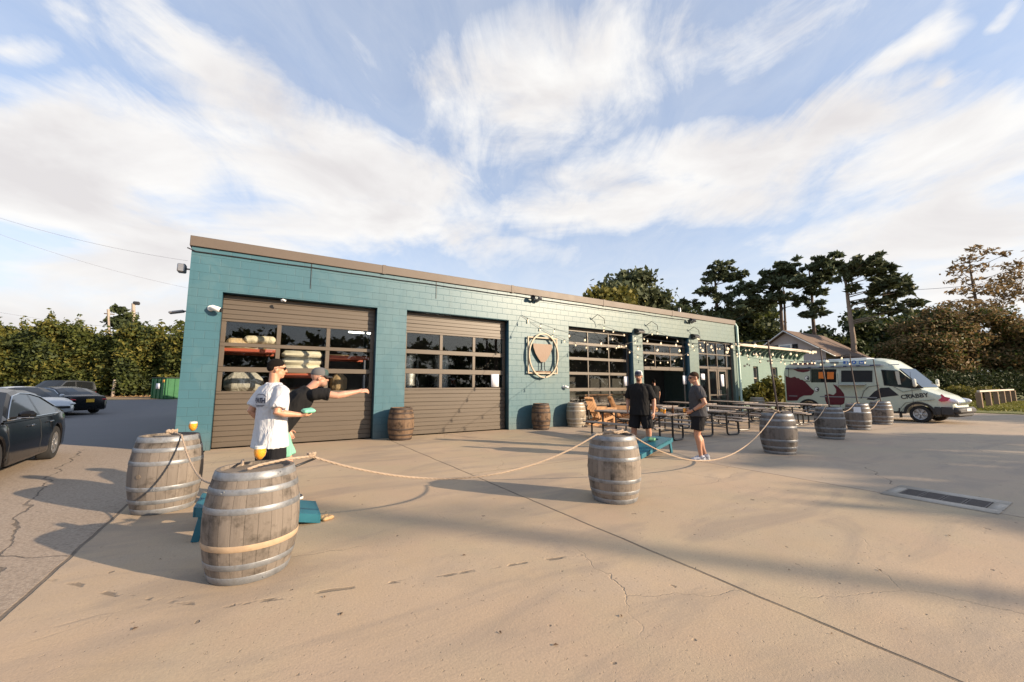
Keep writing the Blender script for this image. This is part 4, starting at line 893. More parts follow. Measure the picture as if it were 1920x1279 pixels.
# ------------------------------------------------------------------ people
def skin_mat(name, c):
    m, nt, b = new_mat(name); co = texco(nt); n = noise(nt, co, 14, 4)
    lk(nt, mixc(nt, n, tuple(q * .85 for q in c), tuple(q * 1.1 for q in c)), b.inputs['Base Color']); b.inputs['Roughness'].default_value = .5
    b.inputs['Subsurface Weight'].default_value = .15; b.inputs['Subsurface Radius'].default_value = (.012, .004, .002); b.inputs['Subsurface Scale'].default_value = 1
    return m
V3 = Vector
def frame(f, up=(0, 0, 1)):
    f = V3(f).normalized(); l = V3(up).cross(f).normalized(); u = f.cross(l); return Matrix(((f.x, l.x, u.x), (f.y, l.y, u.y), (f.z, l.z, u.z)))
def hand(m, w, hd, pn, left, curl=.5, s=1.0, spread=.0):
    hd = V3(hd).normalized(); pn = V3(pn); pn = (pn - hd * pn.dot(hd)).normalized()
    th = pn.cross(hd) if left else hd.cross(pn)
    w = V3(w); R = Matrix(((hd.x, th.x, pn.x), (hd.y, th.y, pn.y), (hd.z, th.z, pn.z)))
    m.ell(w + hd * .05 * s, (.056 * s, .041 * s, .017 * s), M=R, n=10)
    for i, (o, L) in enumerate(((.030, .072), (.010, .080), (-.010, .075), (-.029, .060))):
        p = w + hd * .085 * s + th * o * s; d = (hd + th * spread * o * 12).normalized(); pts = [p - d * .03 * s, p]; a = 0
        for k, q in enumerate((.45, .32, .23)):
            a += curl * (.55 + .25 * k) * (1 + .12 * i); pts.append(pts[-1] + (d * math.cos(a) + pn * math.sin(a)) * L * q * s)
        m.tube(pts, [.0095 * s, .0095 * s, .009 * s, .0085 * s, .0075 * s], 8, round_=True)
    p = w + hd * .025 * s + th * .03 * s; d = (hd * .62 + th * .62 + pn * .35).normalized(); p2 = p + d * .045 * s; d2 = (hd * .85 + th * .15 + pn * (.3 + curl * .35)).normalized()
    m.tube([p - d * .02 * s, p2, p2 + d2 * .032 * s], [.012 * s, .011 * s, .009 * s], 8, round_=True)
def limb(m, pts, rs, n=14): m.tube(pts, rs, n, round_=True)
def mid(a, b, t): return V3(a).lerp(V3(b), t)
def torso(m, pel, neck, hipv, shv, prof, g, bend=0.0):
    pel, neck = V3(pel), V3(neck); ax = (neck - pel).normalized(); rs = []
    for t, w, d in prof:
        lat = V3(hipv).lerp(V3(shv), min(1, max(0, t))); lat = (lat - ax * lat.dot(ax)).normalized(); fw = lat.cross(ax)
        c = pel.lerp(neck, t) + fw * bend * math.sin(math.pi * min(1, max(0, t)))
        rs.append([c + lat * w * g * math.copysign(abs(math.cos(a)) ** .8, math.cos(a)) + fw * d * g * math.copysign(abs(math.sin(a)) ** .85, math.sin(a)) for a in [2 * math.pi * k / 28 for k in range(28)]])
    m.rings(rs)
def person(label, loc, heading, J, shirt, shorts, skin, shoe, hair=None, g=1.0, hem=-.12, sleeve=.72, short_len=.80, cap=None, shades=True, sock=None, sole=None, scale=1.0, hl=.5, hr=.5, palmL=(0, -1, 0), palmR=(0, 1, 0), hdL=None, hdR=None, hairm='short', beard=None, neck_r=.056, spreadR=0):
    t = thing('person', label, 'person', loc, heading); t.scale = (scale,) * 3
    pel, neck, head = V3(J['pel']), V3(J['neck']), V3(J['head'])
    m = MB()
    hipv = V3(J['hiL']) - V3(J['hiR']); shv = V3(J['shL']) - V3(J['shR'])
    torso(m, pel, neck, hipv, shv, [(-.14, .12, .09), (-.06, .155, .11), (.1, .155, .112), (.3, .15, .105), (.55, .162, .115), (.74, .160, .110), (.86, .125, .088), (.94, .085, .07), (1.0, .058, .058)], g)
    hf = frame(J.get('face', (1, 0, 0)), J.get('hup', (0, 0, 1))); H = lambda x, y, z: head + hf @ V3((x, y, z))
    limb(m, [mid(pel, neck, .9), neck, H(-.02, 0, -.06)], [.075 * g, neck_r * g, .052 * g])
    m.ell(H(-.012, 0, .025), (.098, .077, .095), M=hf); m.ell(H(.022, 0, -.045), (.070, .056, .075), M=hf); m.ell(H(.06, 0, -.088), (.026, .026, .022), M=hf)
    m.ell(H(.075, 0, .03), (.018, .05, .014), M=hf); m.tube([H(.085, 0, .02), H(.103, 0, -.018), H(.108, 0, -.028)], [.008, .013, .011], 8, round_=True)
    for s in (-1, 1):
        m.ell(H(-.012, s * .077, -.012), (.020, .010, .032), M=hf); m.ell(H(.055, s * .036, -.02), (.02, .018, .018), M=hf)
    m.ell(H(.085, 0, -.055), (.014, .022, .010), M=hf)
    for L in ('L', 'R'):
        sh, el, wr = V3(J['sh' + L]), V3(J['el' + L]), V3(J['wr' + L])
        limb(m, [mid(neck, sh, .5) - V3((0, 0, .06)), sh - V3((0, 0, .03)), mid(sh, el, .4), el, mid(el, wr, .3), mid(el, wr, .7), wr, wr + (wr - el).normalized() * .03], [.05 * g, .050 * g, .048 * g, .041 * g, .043 * g, .034, .027, .026])
        hd = hdL if L == 'L' else hdR
        hand(m, wr + (wr - el).normalized() * .012, hd or (wr - el), palmL if L == 'L' else palmR, L == 'L', hl if L == 'L' else hr, 1.0, spreadR if L == 'R' else 0)
        hi, kn, an = V3(J['hi' + L]), V3(J['kn' + L]), V3(J['an' + L])
        back = V3((-1, 0, 0)); 
        limb(m, [hi + V3((0, 0, .04)), mid(hi, kn, .35), mid(hi, kn, .8), kn, mid(kn, an, .28) + back * .018, mid(kn, an, .65) + back * .006, an + V3((0, 0, .02)), an - V3((0, 0, .05))], [.09 * g, .085 * g, .062 * g, .055 * g, .057 * g, .044, .036, .036])
    remeshed(m, 'body', skin, t, .0065, 3)
    m = MB()                                                     # shirt
    torso(m, pel, neck, hipv, shv, [(hem, .205, .165), (hem * .5, .198, .155), (.1, .186, .140), (.32, .182, .132), (.58, .190, .140), (.76, .186, .132), (.86, .158, .112), (.94, .112, .092), (1.0, .074, .072)], g, .0)
    for L in ('L', 'R'):
        sh, el = V3(J['sh' + L]), V3(J['el' + L])
        m.tube([mid(neck, sh, .35) - V3((0, 0, .055)), mid(neck, sh, .8) - V3((0, 0, .035)), sh - V3((0, 0, .02)), mid(sh, el, sleeve * .5), mid(sh, el, sleeve)], [.06 * g, .072 * g, .072 * g, .071 * g, .075 * g], 16)
    sh_o = remeshed(m, 'shirt', shirt, t, .010, 3, fold=.010)
    m = MB()                                                     # shorts
    torso(m, pel, neck, hipv, hipv, [(-.22, .165, .125), (-.1, .175, .132), (.08, .165, .125), (.16, .16, .12)], g)
    for L in ('L', 'R'):
        hi, kn = V3(J['hi' + L]), V3(J['kn' + L]); m.tube([hi + V3((0, 0, .02)), mid(hi, kn, .4), mid(hi, kn, short_len)], [.105 * g, .108 * g, .106 * g], 18)
    remeshed(m, 'shorts', shorts, t, .010, 3, fold=.012)
    for L in ('L', 'R'):
        an = V3(J['an' + L]); td = V3(J.get('toe' + L, (1, 0, 0))).normalized(); sd = td.cross(V3((0, 0, 1)))
        lift = J.get('lift' + L, 0)
        R = frame((td.x, td.y, -lift))
        m = MB(); F = lambda x, y, z: an + R @ V3((x, y, z - an.z * 0 - .09))
        m.ell(F(-.035, 0, .055), (.055, .042, .055), M=R); m.ell(F(.07, 0, .04), (.105, .046, .036), M=R); m.ell(F(.13, -.0, .033), (.07, .046, .028), M=R); m.tube([F(-.01, 0, .05), F(-.012, 0, .105)], [.045, .043], 12)
        so_ = remeshed(m, 'shoe', shoe, t, .007, 5)
        m = MB(); m.prism([(-.092, -.02), (-.08, -.038), (.02, -.036), (.12, -.05), (.18, -.035), (.205, 0), (.18, .035), (.12, .05), (.02, .036), (-.08, .038), (-.092, .02)], 'z', 0, .026)
        q = m.build('sole', sole or M_WHITE, so_); q.matrix_local = Matrix.Translation(an) @ R.to_4x4() @ Matrix.Translation((0, 0, -.092))
        if sock: m = MB(); kn = V3(J['kn' + L]); m.tube([an - V3((0, 0, .01)), mid(an, kn, .32)], [.047, .050], 14); m.build('sock', sock, t)
    if hair:
        m = MB(); m.ell(H(-.017, 0, .046), (.096, .0802, .083), M=hf)
        m.ell(H(-.048, 0, .012), (.064, .0735, .058), M=hf)
        remeshed(m, 'hair', hair, t, .005, 2)
    if cap:
        m = MB(); m.lathe([(1.0, -.02), (1.02, .12), (.97, .5), (.75, .83), (.35, .99), (.02, 1.02)], 24, M=Matrix.Translation(H(-.008, 0, .03)) @ hf.to_4x4() @ Matrix.Diagonal((.106, .086, .105, 1)))
        cp_ = m.build('cap', cap[0], t)
        m = MB(); n = 12; rs = []
        for k in range(n + 1):
            a = -1.15 + 2.3 * k / n; c_, s_ = math.cos(a), math.sin(a)
            rs.append([H(.092 * c_ - .01, .084 * s_, .040), H(.092 * c_ + .068 * max(0, c_) ** .6, .088 * s_, .026 - .012 * abs(s_)), H(.092 * c_ + .068 * max(0, c_) ** .6, .088 * s_, .020 - .012 * abs(s_)), H(.092 * c_ - .01, .084 * s_, .033)])
        m.rings(rs); m.build('brim', cap[1], cp_)
        if len(cap) > 2:
            m = MB(); m.lathe([(1.03, .08), (1.035, .3), (.99, .52), (.80, .82), (.78, .81), (.96, .5), (1.0, .3), (1.0, .08)], 24, M=Matrix.Translation(H(-.008, 0, .03)) @ hf.to_4x4() @ Matrix.Diagonal((.106, .086, .105, 1)))
            keep = [i for i, f in enumerate(m.f) if sum((hf.inverted() @ (V3(m.v[j]) - head)).x for j in f) / len(f) > .035]; m.f = [m.f[i] for i in keep]; m.mi = [0] * len(keep); m.build('front_panel', cap[2], cp_)
    if shades:
        m = MB()
        for s in (-1, 1): m.ell(H(.084, s * .034, .012), (.012, .032, .022), M=hf, n=10); m.tube([H(.082, s * .062, .018), H(.0, s * .082, .014), H(-.02, s * .083, .0)], .004, 6)
        m.tube([H(.094, -.012, .018), H(.094, .012, .018)], .004, 6); m.build('sunglasses', simple('shades', (.012, .012, .014), .12), t)
    else:
        for s in (-1, 1):
            m = MB(); m.ell(H(.079, s * .033, .008), (.010, .012, .008), M=hf, n=8); e = m.build('eye', simple('eye_white', (.6, .58, .55), .3), t)
            m = MB(); m.ell(H(.0865, s * .033, .008), (.004, .005, .005), M=hf, n=6); m.build('iris', M_BLK, e)
            m = MB(); m.tube([H(.086, s * .018, .026), H(.078, s * .052, .027)], .005, 6); m.build('eyebrow', simple('brow', (.05, .03, .02), .9), t)
    m = MB(); m.tube([H(.092, -.022, -.056), H(.099, 0, -.055), H(.092, .022, -.056)], .0042, 6); m.build('mouth', simple('lip', (.35, .14, .11), .5), t)
    if beard: m = MB(); m.ell(H(.045, 0, -.072), (.058, .056, .048), M=hf); m.ell(H(.085, 0, -.045), (.012, .026, .012), M=hf); remeshed(m, 'beard', beard, t, .006, 3)
    return t, sh_o, H
def base_pose(**k):
    J = dict(pel=(0, 0, .93), neck=(0, 0, 1.49), head=(.03, 0, 1.655), shL=(0, .195, 1.415), shR=(0, -.195, 1.415), elL=(-.03, .25, 1.12), elR=(-.03, -.25, 1.12), wrL=(.05, .26, .87), wrR=(.05, -.26, .87),
             hiL=(0, .09, .90), hiR=(0, -.09, .90), knL=(.02, .11, .49), knR=(.02, -.11, .49), anL=(-.01, .11, .09), anR=(-.01, -.11, .09))
    J.update(k); return J
SK1 = skin_mat('skin_warm', (.52, .27, .17)); SK2 = skin_mat('skin_tan', (.46, .235, .15)); SK3 = skin_mat('skin_pink', (.50, .27, .19))
C_WHITE = cloth('white_jersey', (.56, .57, .60), 9, 1.0); C_BLACK = cloth('black_jersey', (.012, .012, .013), 9, .5); C_GREY = cloth('charcoal_jersey', (.055, .055, .06), 9, .6); C_BSHORT = cloth('black_shorts', (.012, .012, .014), 8, .6); C_MINT = cloth('mint_shorts', (.20, .46, .34), 8, .6)
HAIR = simple('dark_hair', (.010, .008, .007), .9, spec=.1, var=.4, scale=60, bmp=.4); HAIRB = simple('brown_hair', (.04, .023, .015), .9, spec=.1, var=.4, scale=60, bmp=.4)
SHOE_B = simple('black_shoe', (.02, .022, .03), .6); SHOE_G = cloth('grey_shoe', (.42, .43, .48), 30, .4)
# man in white
c, s = math.cos(rad(-20)), math.sin(rad(-20))
pw, shw, Hw = person('man in a white logo T-shirt seen from behind, holding a mint bag', (.14, 5.86, 0), rad(27), base_pose(elR=(-.08, -.25, 1.14), wrR=(-.08 + .235 * c, -.25 + .235 * s, 1.11), elL=(-.12, .25, 1.15), wrL=(.05, .22, 1.0), head=(.02, -.01, 1.66), face=(math.cos(rad(-22)), math.sin(rad(-22)), -.06), shR=(.0, -.2, 1.415)),
    C_WHITE, C_BSHORT, SK1, SHOE_B, HAIR, g=1.05, hem=-.36, sleeve=.80, hr=1.0, palmR=(0, .2, 1), hl=.6, scale=1.03)
def project(me, target, mat, name, parent, M, off=.004):
    """press a thin graphic onto the cloth in front of it"""
    bm = bmesh.new(); bm.from_mesh(me)
    for _ in range(2): bmesh.ops.subdivide_edges(bm, edges=[e for e in bm.edges if e.calc_length() > .012], cuts=1)
    bmesh.ops.triangulate(bm, faces=bm.faces); bm.to_mesh(me); bm.free(); me.transform(M)
    o = bpy.data.objects.new('tmp', me); COL.objects.link(o)
    md = o.modifiers.new('s', 'SHRINKWRAP'); md.target = target; md.wrap_method = 'NEAREST_SURFACEPOINT'; md.wrap_mode = 'OUTSIDE_SURFACE'; md.offset = off
    dg = bpy.context.evaluated_depsgraph_get(); m2 = bpy.data.meshes.new_from_object(o.evaluated_get(dg)); bpy.data.objects.remove(o)
    m2.materials.clear(); m2.materials.append(mat); q = bpy.data.objects.new(name, m2); COL.objects.link(q); q.parent = parent; return q
INK = simple('navy_ink', (.02, .025, .06), .8)
Mb = Matrix.Translation((-.145, .0, 1.28)) @ Matrix(((0, 0, -1, 0), (-1, 0, 0, 0), (0, 1, 0, 0), (0, 0, 0, 1)))
stored = (pw.matrix_world.copy())
pw_loc, pw_rot, pw_s = pw.location.copy(), pw.rotation_euler.copy(), pw.scale.copy(); pw.location = (0, 0, 0); pw.rotation_euler = (0, 0, 0); pw.scale = (1, 1, 1); bpy.context.view_layer.update()
project(text_mesh('PATH', .085, .0005, .002), shw, INK, 'back_print', pw, Mb, .008)
mm = MB()
def strip(P, w):
    for a, b_ in zip(P, P[1:]):
        d = (V3((*b_, 0)) - V3((*a, 0))).normalized(); n = V3((-d.y, d.x, 0)) * w / 2
        mm.add([V3((*a, 0)) + n, V3((*b_, 0)) + n, V3((*b_, 0)) - n, V3((*a, 0)) - n], [(0, 1, 2, 3)])
strip([(-.11, -.03), (-.10, .05), (-.06, .075), (.06, .075), (.12, .045)], .006); strip([(-.12, -.04), (-.06, -.055), (.10, -.05)], .007); strip([(-.08, -.07), (.07, -.066)], .005)
project(mm.mesh('g', False), shw, INK, 'back_emblem', pw, Mb, .008)
pw.location, pw.rotation_euler, pw.scale = pw_loc, pw_rot, pw_s
m = MB(); m.box((0, 0, 0), (.15, .15, .05), .022); o = remeshed(m, 'bean_bag', M_MINT, None, .008, 8)
bpy.context.view_layer.update()
hw = Matrix.Rotation(rad(27), 4, 'Z') @ Vector((-.08 + .335 * c, -.25 + .335 * s, 1.155)); o.location = (.14 + hw.x * 1.03, 5.86 + hw.y * 1.03, hw.z * 1.03); o.rotation_euler = (.15, -.1, .2); tag(o, 'mint bean bag held by the man in the white T-shirt', 'bean bag')
# man throwing
person('man in black T-shirt and mint shorts leaning forward with a throwing arm out', (.31, 6.30, 0), rad(2), base_pose(pel=(-.10, 0, .88), neck=(.26, 0, 1.37), head=(.375, -.01, 1.525), face=(1, 0, -.12), hup=(.15, 0, 1), shL=(.20, .19, 1.32), shR=(.30, -.19, 1.325), elR=(.57, -.24, 1.285), wrR=(.82, -.22, 1.335),
    elL=(-.06, .30, 1.06), wrL=(.05, .27, .84), hiL=(-.11, .09, .85), hiR=(-.09, -.09, .85), knR=(.05, -.10, .48), anR=(.04, -.10, .09), knL=(-.16, .1, .47), anL=(-.44, .1, .12), liftL=.3),
    C_BLACK, C_MINT, SK3, SHOE_B, None, g=1.05, hem=-.10, sleeve=.62, short_len=.85, cap=(simple('grey_cap', (.10, .10, .105), .8), simple('black_brim', (.02, .02, .022), .7), simple('cap_patch', (.03, .06, .06), .7)), hr=.42, palmR=(0, .6, -.8), hdR=(.95, 0, .12), spreadR=.3, scale=1.06, beard=simple('stubble', (.30, .17, .12), .8), hairm='none')
# capped man
person('man in a white fronted cap and loose black clothes facing the throwers', (7.76, 6.58, 0), rad(206), base_pose(elL=(-.06, .30, 1.10), wrL=(.03, .31, .84), elR=(-.12, -.30, 1.12), wrR=(.05, -.27, .90), knL=(.02, .17, .49), anL=(0, .19, .09), knR=(.03, -.14, .49), anR=(.04, -.17, .09), face=(1, .1, -.05)),
    C_BLACK, C_BSHORT, SK2, SHOE_B, None, g=1.16, hem=-.28, sleeve=.85, short_len=1.02, cap=(simple('white_cap', (.7, .7, .7), .8), simple('black_brim', (.02, .02, .022), .7), simple('cap_front', (.02, .025, .05), .8)), shades=False, sock=C_BLACK, scale=1.045, hairm='none', sole=SHOE_B, beard=simple('stubble2', (.13, .07, .05), .8))
# man in grey
pg, _, _ = person('man in a charcoal T-shirt and black shorts holding a beer by the rope', (7.68, 5.02, 0), rad(130), base_pose(pel=(0, 0, .93), neck=(.0, 0, 1.49), head=(.05, 0, 1.645), face=(1, .30, -.14), elL=(-.10, .27, 1.14), wrL=(.13, .17, .985), elR=(-.06, -.27, 1.14), wrR=(.17, -.08, 1.0), knL=(.05, .09, .49), knR=(.02, -.1, .49), anL=(-.0, .09, .09), anR=(-.10, -.1, .09), toeL=(1, .25, 0), toeR=(1, -.1, 0)),
    C_GREY, C_BSHORT, SK2, SHOE_G, HAIRB, g=1.12, hem=-.10, sleeve=.66, short_len=.72, hl=1.0, hr=1.0, palmL=(.3, -1, 0), palmR=(.3, 1, 0), hdL=(.8, -.3, -.4), hdR=(.9, .3, -.1), sole=M_WHITE, scale=1.01)
gp = Vector((7.68, 5.02, 0)) + Matrix.Rotation(rad(130), 3, 'Z') @ Vector((.255, .03, .99)); beer((gp.x, gp.y, gp.z - .04), 'small cup of orange beer in the hands of the man in grey', .85, False)
m = MB(); m.tube([(.09, .187, 1.012), (.108, .179, 1.0)], .036, 14); m.build('watch', M_BLK, pg)
# person in the doorway
person('person in dark clothes walking away inside the open door', (16.1, 12.75, .02), rad(70), base_pose(elL=(.05, .27, 1.12), wrL=(.22, .24, 1.0), knL=(.12, .1, .5), anL=(.10, .1, .1), anR=(-.2, -.1, .12), knR=(-.02, -.1, .5)), C_BLACK, C_BSHORT, SK2, SHOE_B, HAIR, g=1.05, short_len=.9, scale=1.0)
# ------------------------------------------------------------------ vehicles
def paint(name, c, rough=.25, metal=.3):
    m, nt, b = new_mat(name); co = texco(nt); n = noise(nt, co, 3, 5)
    lk(nt, mixc(nt, n, tuple(q * .92 for q in c), c), b.inputs['Base Color']); b.inputs['Roughness'].default_value = rough; b.inputs['Metallic'].default_value = metal
    b.inputs['Coat Weight'].default_value = .45 if max(c) > .05 else .15; b.inputs['Specular IOR Level'].default_value = .5 if max(c) > .05 else .28; b.inputs['Coat Roughness'].default_value = .08; return m
M_TINT, nt, b = new_mat('tinted_glass'); b.inputs['Base Color'].default_value = (.012, .014, .016, 1); b.inputs['Roughness'].default_value = .03; b.inputs['Specular IOR Level'].default_value = .5
M_TYRE = simple('tyre_rubber', (.018, .018, .019), .85, var=.3, scale=20); M_RIM = simple('alloy_rim', (.42, .42, .43), .3, .8); M_CHROME = simple('chrome', (.7, .7, .7), .12, 1.0); M_LAMP = simple('lamp_clear', (.6, .62, .64), .08, .2); M_TAIL = simple('tail_red', (.35, .01, .015), .15)
def wheel(x, y, r, side, parent, w=.21, rim=M_RIM, spokes=5):
    R = Matrix.Translation((x, y, r)) @ Matrix.Rotation(rad(-90 * side), 4, 'X')         # outer face along +z
    m = MB(); m.lathe([(r * .62, -w / 2), (r * .93, -w / 2), (r, -w * .36), (r, w * .36), (r * .94, w / 2), (r * .66, w / 2), (r * .62, w * .38), (r * .62, -w / 2)], 36, M=R, cap=False)
    o = m.build('wheel', M_TYRE, parent)
    m = MB(); m.lathe([(r * .61, -w * .4), (r * .61, w * .40), (r * .66, w * .47), (r * .58, w * .40), (r * .56, w * .1), (.01, w * .05)], 36, M=R, cap=False)
    for k in range(spokes):
        a = k * 2 * math.pi / spokes; c, s = math.cos(a), math.sin(a)
        for d in (-.13, .13): m.beam(R @ V3((r * .12 * c, r * .12 * s, w * .30)), R @ V3((r * .60 * math.cos(a + d), r * .60 * math.sin(a + d), w * .38)), r * .11, .03, .006, up=R.to_3x3() @ V3((0, 0, 1)))
    m.lathe([(r * .16, w * .1), (r * .16, w * .40), (r * .11, w * .44), (.002, w * .44)], 16, M=R); m.build('rim', rim, o); return o
def interp(P, x):
    if x <= P[0][0]: return P[0][1]
    for (a, u), (b_, v) in zip(P, P[1:]):
        if x <= b_: t = (x - a) / (b_ - a); return u + (v - u) * t
    return P[-1][1]
def car(label, cat, loc, heading, pm, top, width, roof, axles, r=.335, sill=.21, pillars=(), wt=.60, belt=.93, plate=None, name='parked_car', chrome=True, wbel=.86, face_lamps=True):
    t = thing(name, label, cat, loc, heading, 'cars parked beside the building')
    x0, x1 = top[0][0], top[-1][0]
    xs = sorted(set([round(x0 + (x1 - x0) * i / 40, 4) for i in range(41)] + [round(a + d, 4) for a in axles for d in [(r + .045) * math.cos(math.pi * k / 12) for k in range(13)]]))
    rs = []
    for x in xs:
        zt, w = interp(top, x), interp(width, x); zb = sill + (.06 if abs(x) > 2.1 else 0)
        for a in axles:
            q = (r + .045) ** 2 - (x - a) ** 2
            if q > 0: zb = max(zb, r + math.sqrt(q))
        zb = min(zb, zt - .06); L = lambda f: zb + (zt - zb) * f
        half = [(w * .88, zb), (w - .02, zb + .004), (w, L(.10)), (w * 1.005, L(.45)), (w * .985, L(.62)), (w * .975, L(.80)), (w * .93, L(.93)), (w * .82, L(.99)), (w * .4, zt + .018)]
        rs.append([V3((x, y, z)) for y, z in half] + [V3((x, -y, z)) for y, z in half[::-1]])
    m = MB(); m.rings(rs); body = m.build('body', pm, t, sharp=32)
    gx = sorted(set([roof[0][0]] + [p[0] for p in roof] + [q for p in pillars for q in p] + [roof[0][0] + (roof[-1][0] - roof[0][0]) * i / 16 for i in range(17)]))
    S_ = []
    for x in gx:
        zr = interp(roof, x); zb = belt - .03; f = min(1, max(0, (zr - belt) / .3)); wt_ = wbel + (wt - wbel) * min(1, (zr - belt) / (max(p[1] for p in roof) - belt + 1e-6))
        S_.append([V3((x, wbel + .02, zb)), V3((x, wbel, min(zr, belt + .02))), V3((x, wt_ + .06, max(belt + .02, zr - .10))), V3((x, wt_, zr - .03)), V3((x, wt_ * .6, zr + .012)), V3((x, 0, zr + .02))])
    pa, gl = MB(), MB(); zmax = max(p[1] for p in roof)
    flat = [x for x, z in roof if z > zmax - .09]; fr0, fr1 = min(flat), max(flat)
    for i in range(len(gx) - 1):
        xm = (gx[i] + gx[i + 1]) / 2; pil = any(a <= xm <= b_ for a, b_ in pillars)
        for s in (1, -1):
            A = [V3((p.x, p.y * s, p.z)) for p in S_[i]]; B = [V3((p.x, p.y * s, p.z)) for p in S_[i + 1]]
            for k in range(5):
                g_ = (k == 1 and not pil and gx[i] > roof[0][0] + .12 and gx[i + 1] < roof[-1][0] - .1) or (k >= 3 and (xm < fr0 or xm > fr1)) 
                (gl if g_ else pa).add([A[k], B[k], B[k + 1], A[k + 1]], [(0, 1, 2, 3)])
    pa.build('cabin', pm, t, sharp=32); gl.build('windows', M_TINT, t, sharp=30)['label'] = 'dark reflective car glass'
    for sx_ in [(p[0] + p[1]) / 2 for p in pillars[1:]] + [axles[0] + .42]:
        for s in (1, -1):
            zt, w = interp(top, sx_), interp(width, sx_) ; m = MB(); m.tube([(sx_ + (.0 if z > .4 else .02), s * (w * f_ + .0005), sill + (zt - sill) * z) for z, f_ in ((.08, .998), (.28, 1.003), (.45, 1.005), (.62, .985), (.80, .975), (.93, .93))], .0032, 5); m.build('door_seam', M_DARK, t)
    for a in axles:
        for s in (1, -1): wheel(a, s * (interp(width, a) - .12), r, s, t)
    if chrome:
        for s in (1, -1):
            m = MB(); P = [(x, (p[2].y + .004) * s, p[2].z + .01) for x, p in zip(gx, S_) if roof[0][0] + .2 < x < roof[-1][0] - .15]; m.tube(P, .009, 6); m.tube([(roof[0][0] + .15, (wbel + .012) * s, belt + .012), (roof[-1][0] - .12, (wbel + .012) * s, belt + .012)], .009, 6); m.build('window_trim', M_CHROME, t)
    for s in (1, -1):
        xm = roof[-1][0] - .28
        m = MB(); m.beam((xm, (wbel + .0) * s, belt + .04), (xm - .02, (wbel + .12) * s, belt + .06), .05, .04); m.box((xm - .04, (wbel + .17) * s, belt + .09), (.11, .20, .13), .045); q = m.build('wing_mirror', pm, t)
        m = MB(); m.box((xm - .01, (wbel + .17) * s, belt + .045), (.10, .19, .012), .004); m.build('mirror_trim', M_CHROME, q)
        m = MB(); 
        for hx in ((.05, -.95) if len(pillars) > 1 else (.0,)): m = MB(); m.box((hx, (interp(width, hx) + .008) * s, belt - .13), (.2, .02, .03), .008); m.build('door_handle', M_CHROME if chrome else pm, t)
        m = MB(); m.ell((x1 - .20, (interp(width, x1 - .2) - .10) * s, interp(top, x1 - .2) - .10), (.20, .13, .07), n=10); m.build('headlight', M_LAMP, t)
        m = MB(); m.ell((x0 + .10, (interp(width, x0 + .1) - .14) * s, interp(top, x0 + .1) - .13), (.09, .13, .05), n=10); m.build('tail_light', M_TAIL, t)
    m = MB(); m.box((x1 - .02, 0, sill + .27), (.05, 1.1, .14), .02); m.build('grille', M_BLK, t)
    if plate: m = MB(); m.box((x0 - .005, 0, .72), (.02, .34, .17), .004); q = m.build('number_plate', simple('plate_yellow', plate, .5), t)
    return t
SED_TOP = [(-2.43, .62), (-2.40, .80), (-2.30, .95), (-2.1, 1.0), (-1.7, 1.02), (-1.2, .97), (0, .94), (.9, .96), (1.4, .93), (2.0, .83), (2.28, .72), (2.42, .55)]
SED_W = [(-2.43, .66), (-2.36, .78), (-2.15, .87), (-1.7, .91), (0, .92), (1.5, .91), (2.0, .86), (2.3, .74), (2.42, .58)]
SED_ROOF = [(-1.85, 1.0), (-1.5, 1.17), (-1.0, 1.37), (-.55, 1.44), (-.1, 1.455), (.28, 1.41), (.7, 1.20), (1.15, .95)]
PIL = [(-1.85, -1.42), (-.50, -.40), (.80, 1.15)]
car('glossy black sedan cut off by the edge, seen from its driver side', 'car', (-4.35, 10.75, 0), rad(-86), paint('black_paint', (.006, .006, .007), .16, .0), SED_TOP, SED_W, SED_ROOF, (-1.42, 1.42), pillars=PIL)
ps = at(92, 783, 18.6); hs = rad(-46)
car('silver sedan with its nose beside the tail of the black coupe', 'car', (ps.x - 2.1 * math.cos(hs), ps.y - 2.1 * math.sin(hs), 0), hs, paint('silver_paint', (.50, .53, .56), .3, .5), SED_TOP, SED_W, SED_ROOF, (-1.4, 1.4), pillars=PIL, chrome=False)
hb = rad(135); pb = at(166, 772, 21.0)
car('black coupe with a yellow number plate, seen from behind', 'car', (pb.x + 2.4 * math.cos(hb), pb.y + 2.4 * math.sin(hb), 0), hb, paint('deep_black_paint', (.006, .006, .008), .22, .1), SED_TOP, SED_W, SED_ROOF, (-1.42, 1.42), pillars=PIL, plate=(.62, .38, .04))
SUV_TOP = [(-2.35, .7), (-2.3, 1.0), (-1.9, 1.12), (0, 1.08), (.9, 1.10), (1.9, 1.02), (2.3, .9), (2.4, .6)]
hv = rad(245); pv = at(104, 735, 29.5)
car('dark grey off-road vehicle in front of the overgrown hedge', 'car', (pv.x, pv.y, .12), hv, paint('slate_paint', (.045, .05, .055), .35, .2), SUV_TOP, [(-2.35, .84), (-2.0, .93), (1.9, .93), (2.4, .78)], [(-2.2, 1.1), (-2.1, 1.72), (-.9, 1.80), (.15, 1.76), (.95, 1.1)], (-1.4, 1.45), r=.38, sill=.36, pillars=[(-2.2, -1.95), (-.62, -.50), (.62, .95)], wt=.72, belt=1.08, chrome=False, wbel=.87, name='parked_suv')
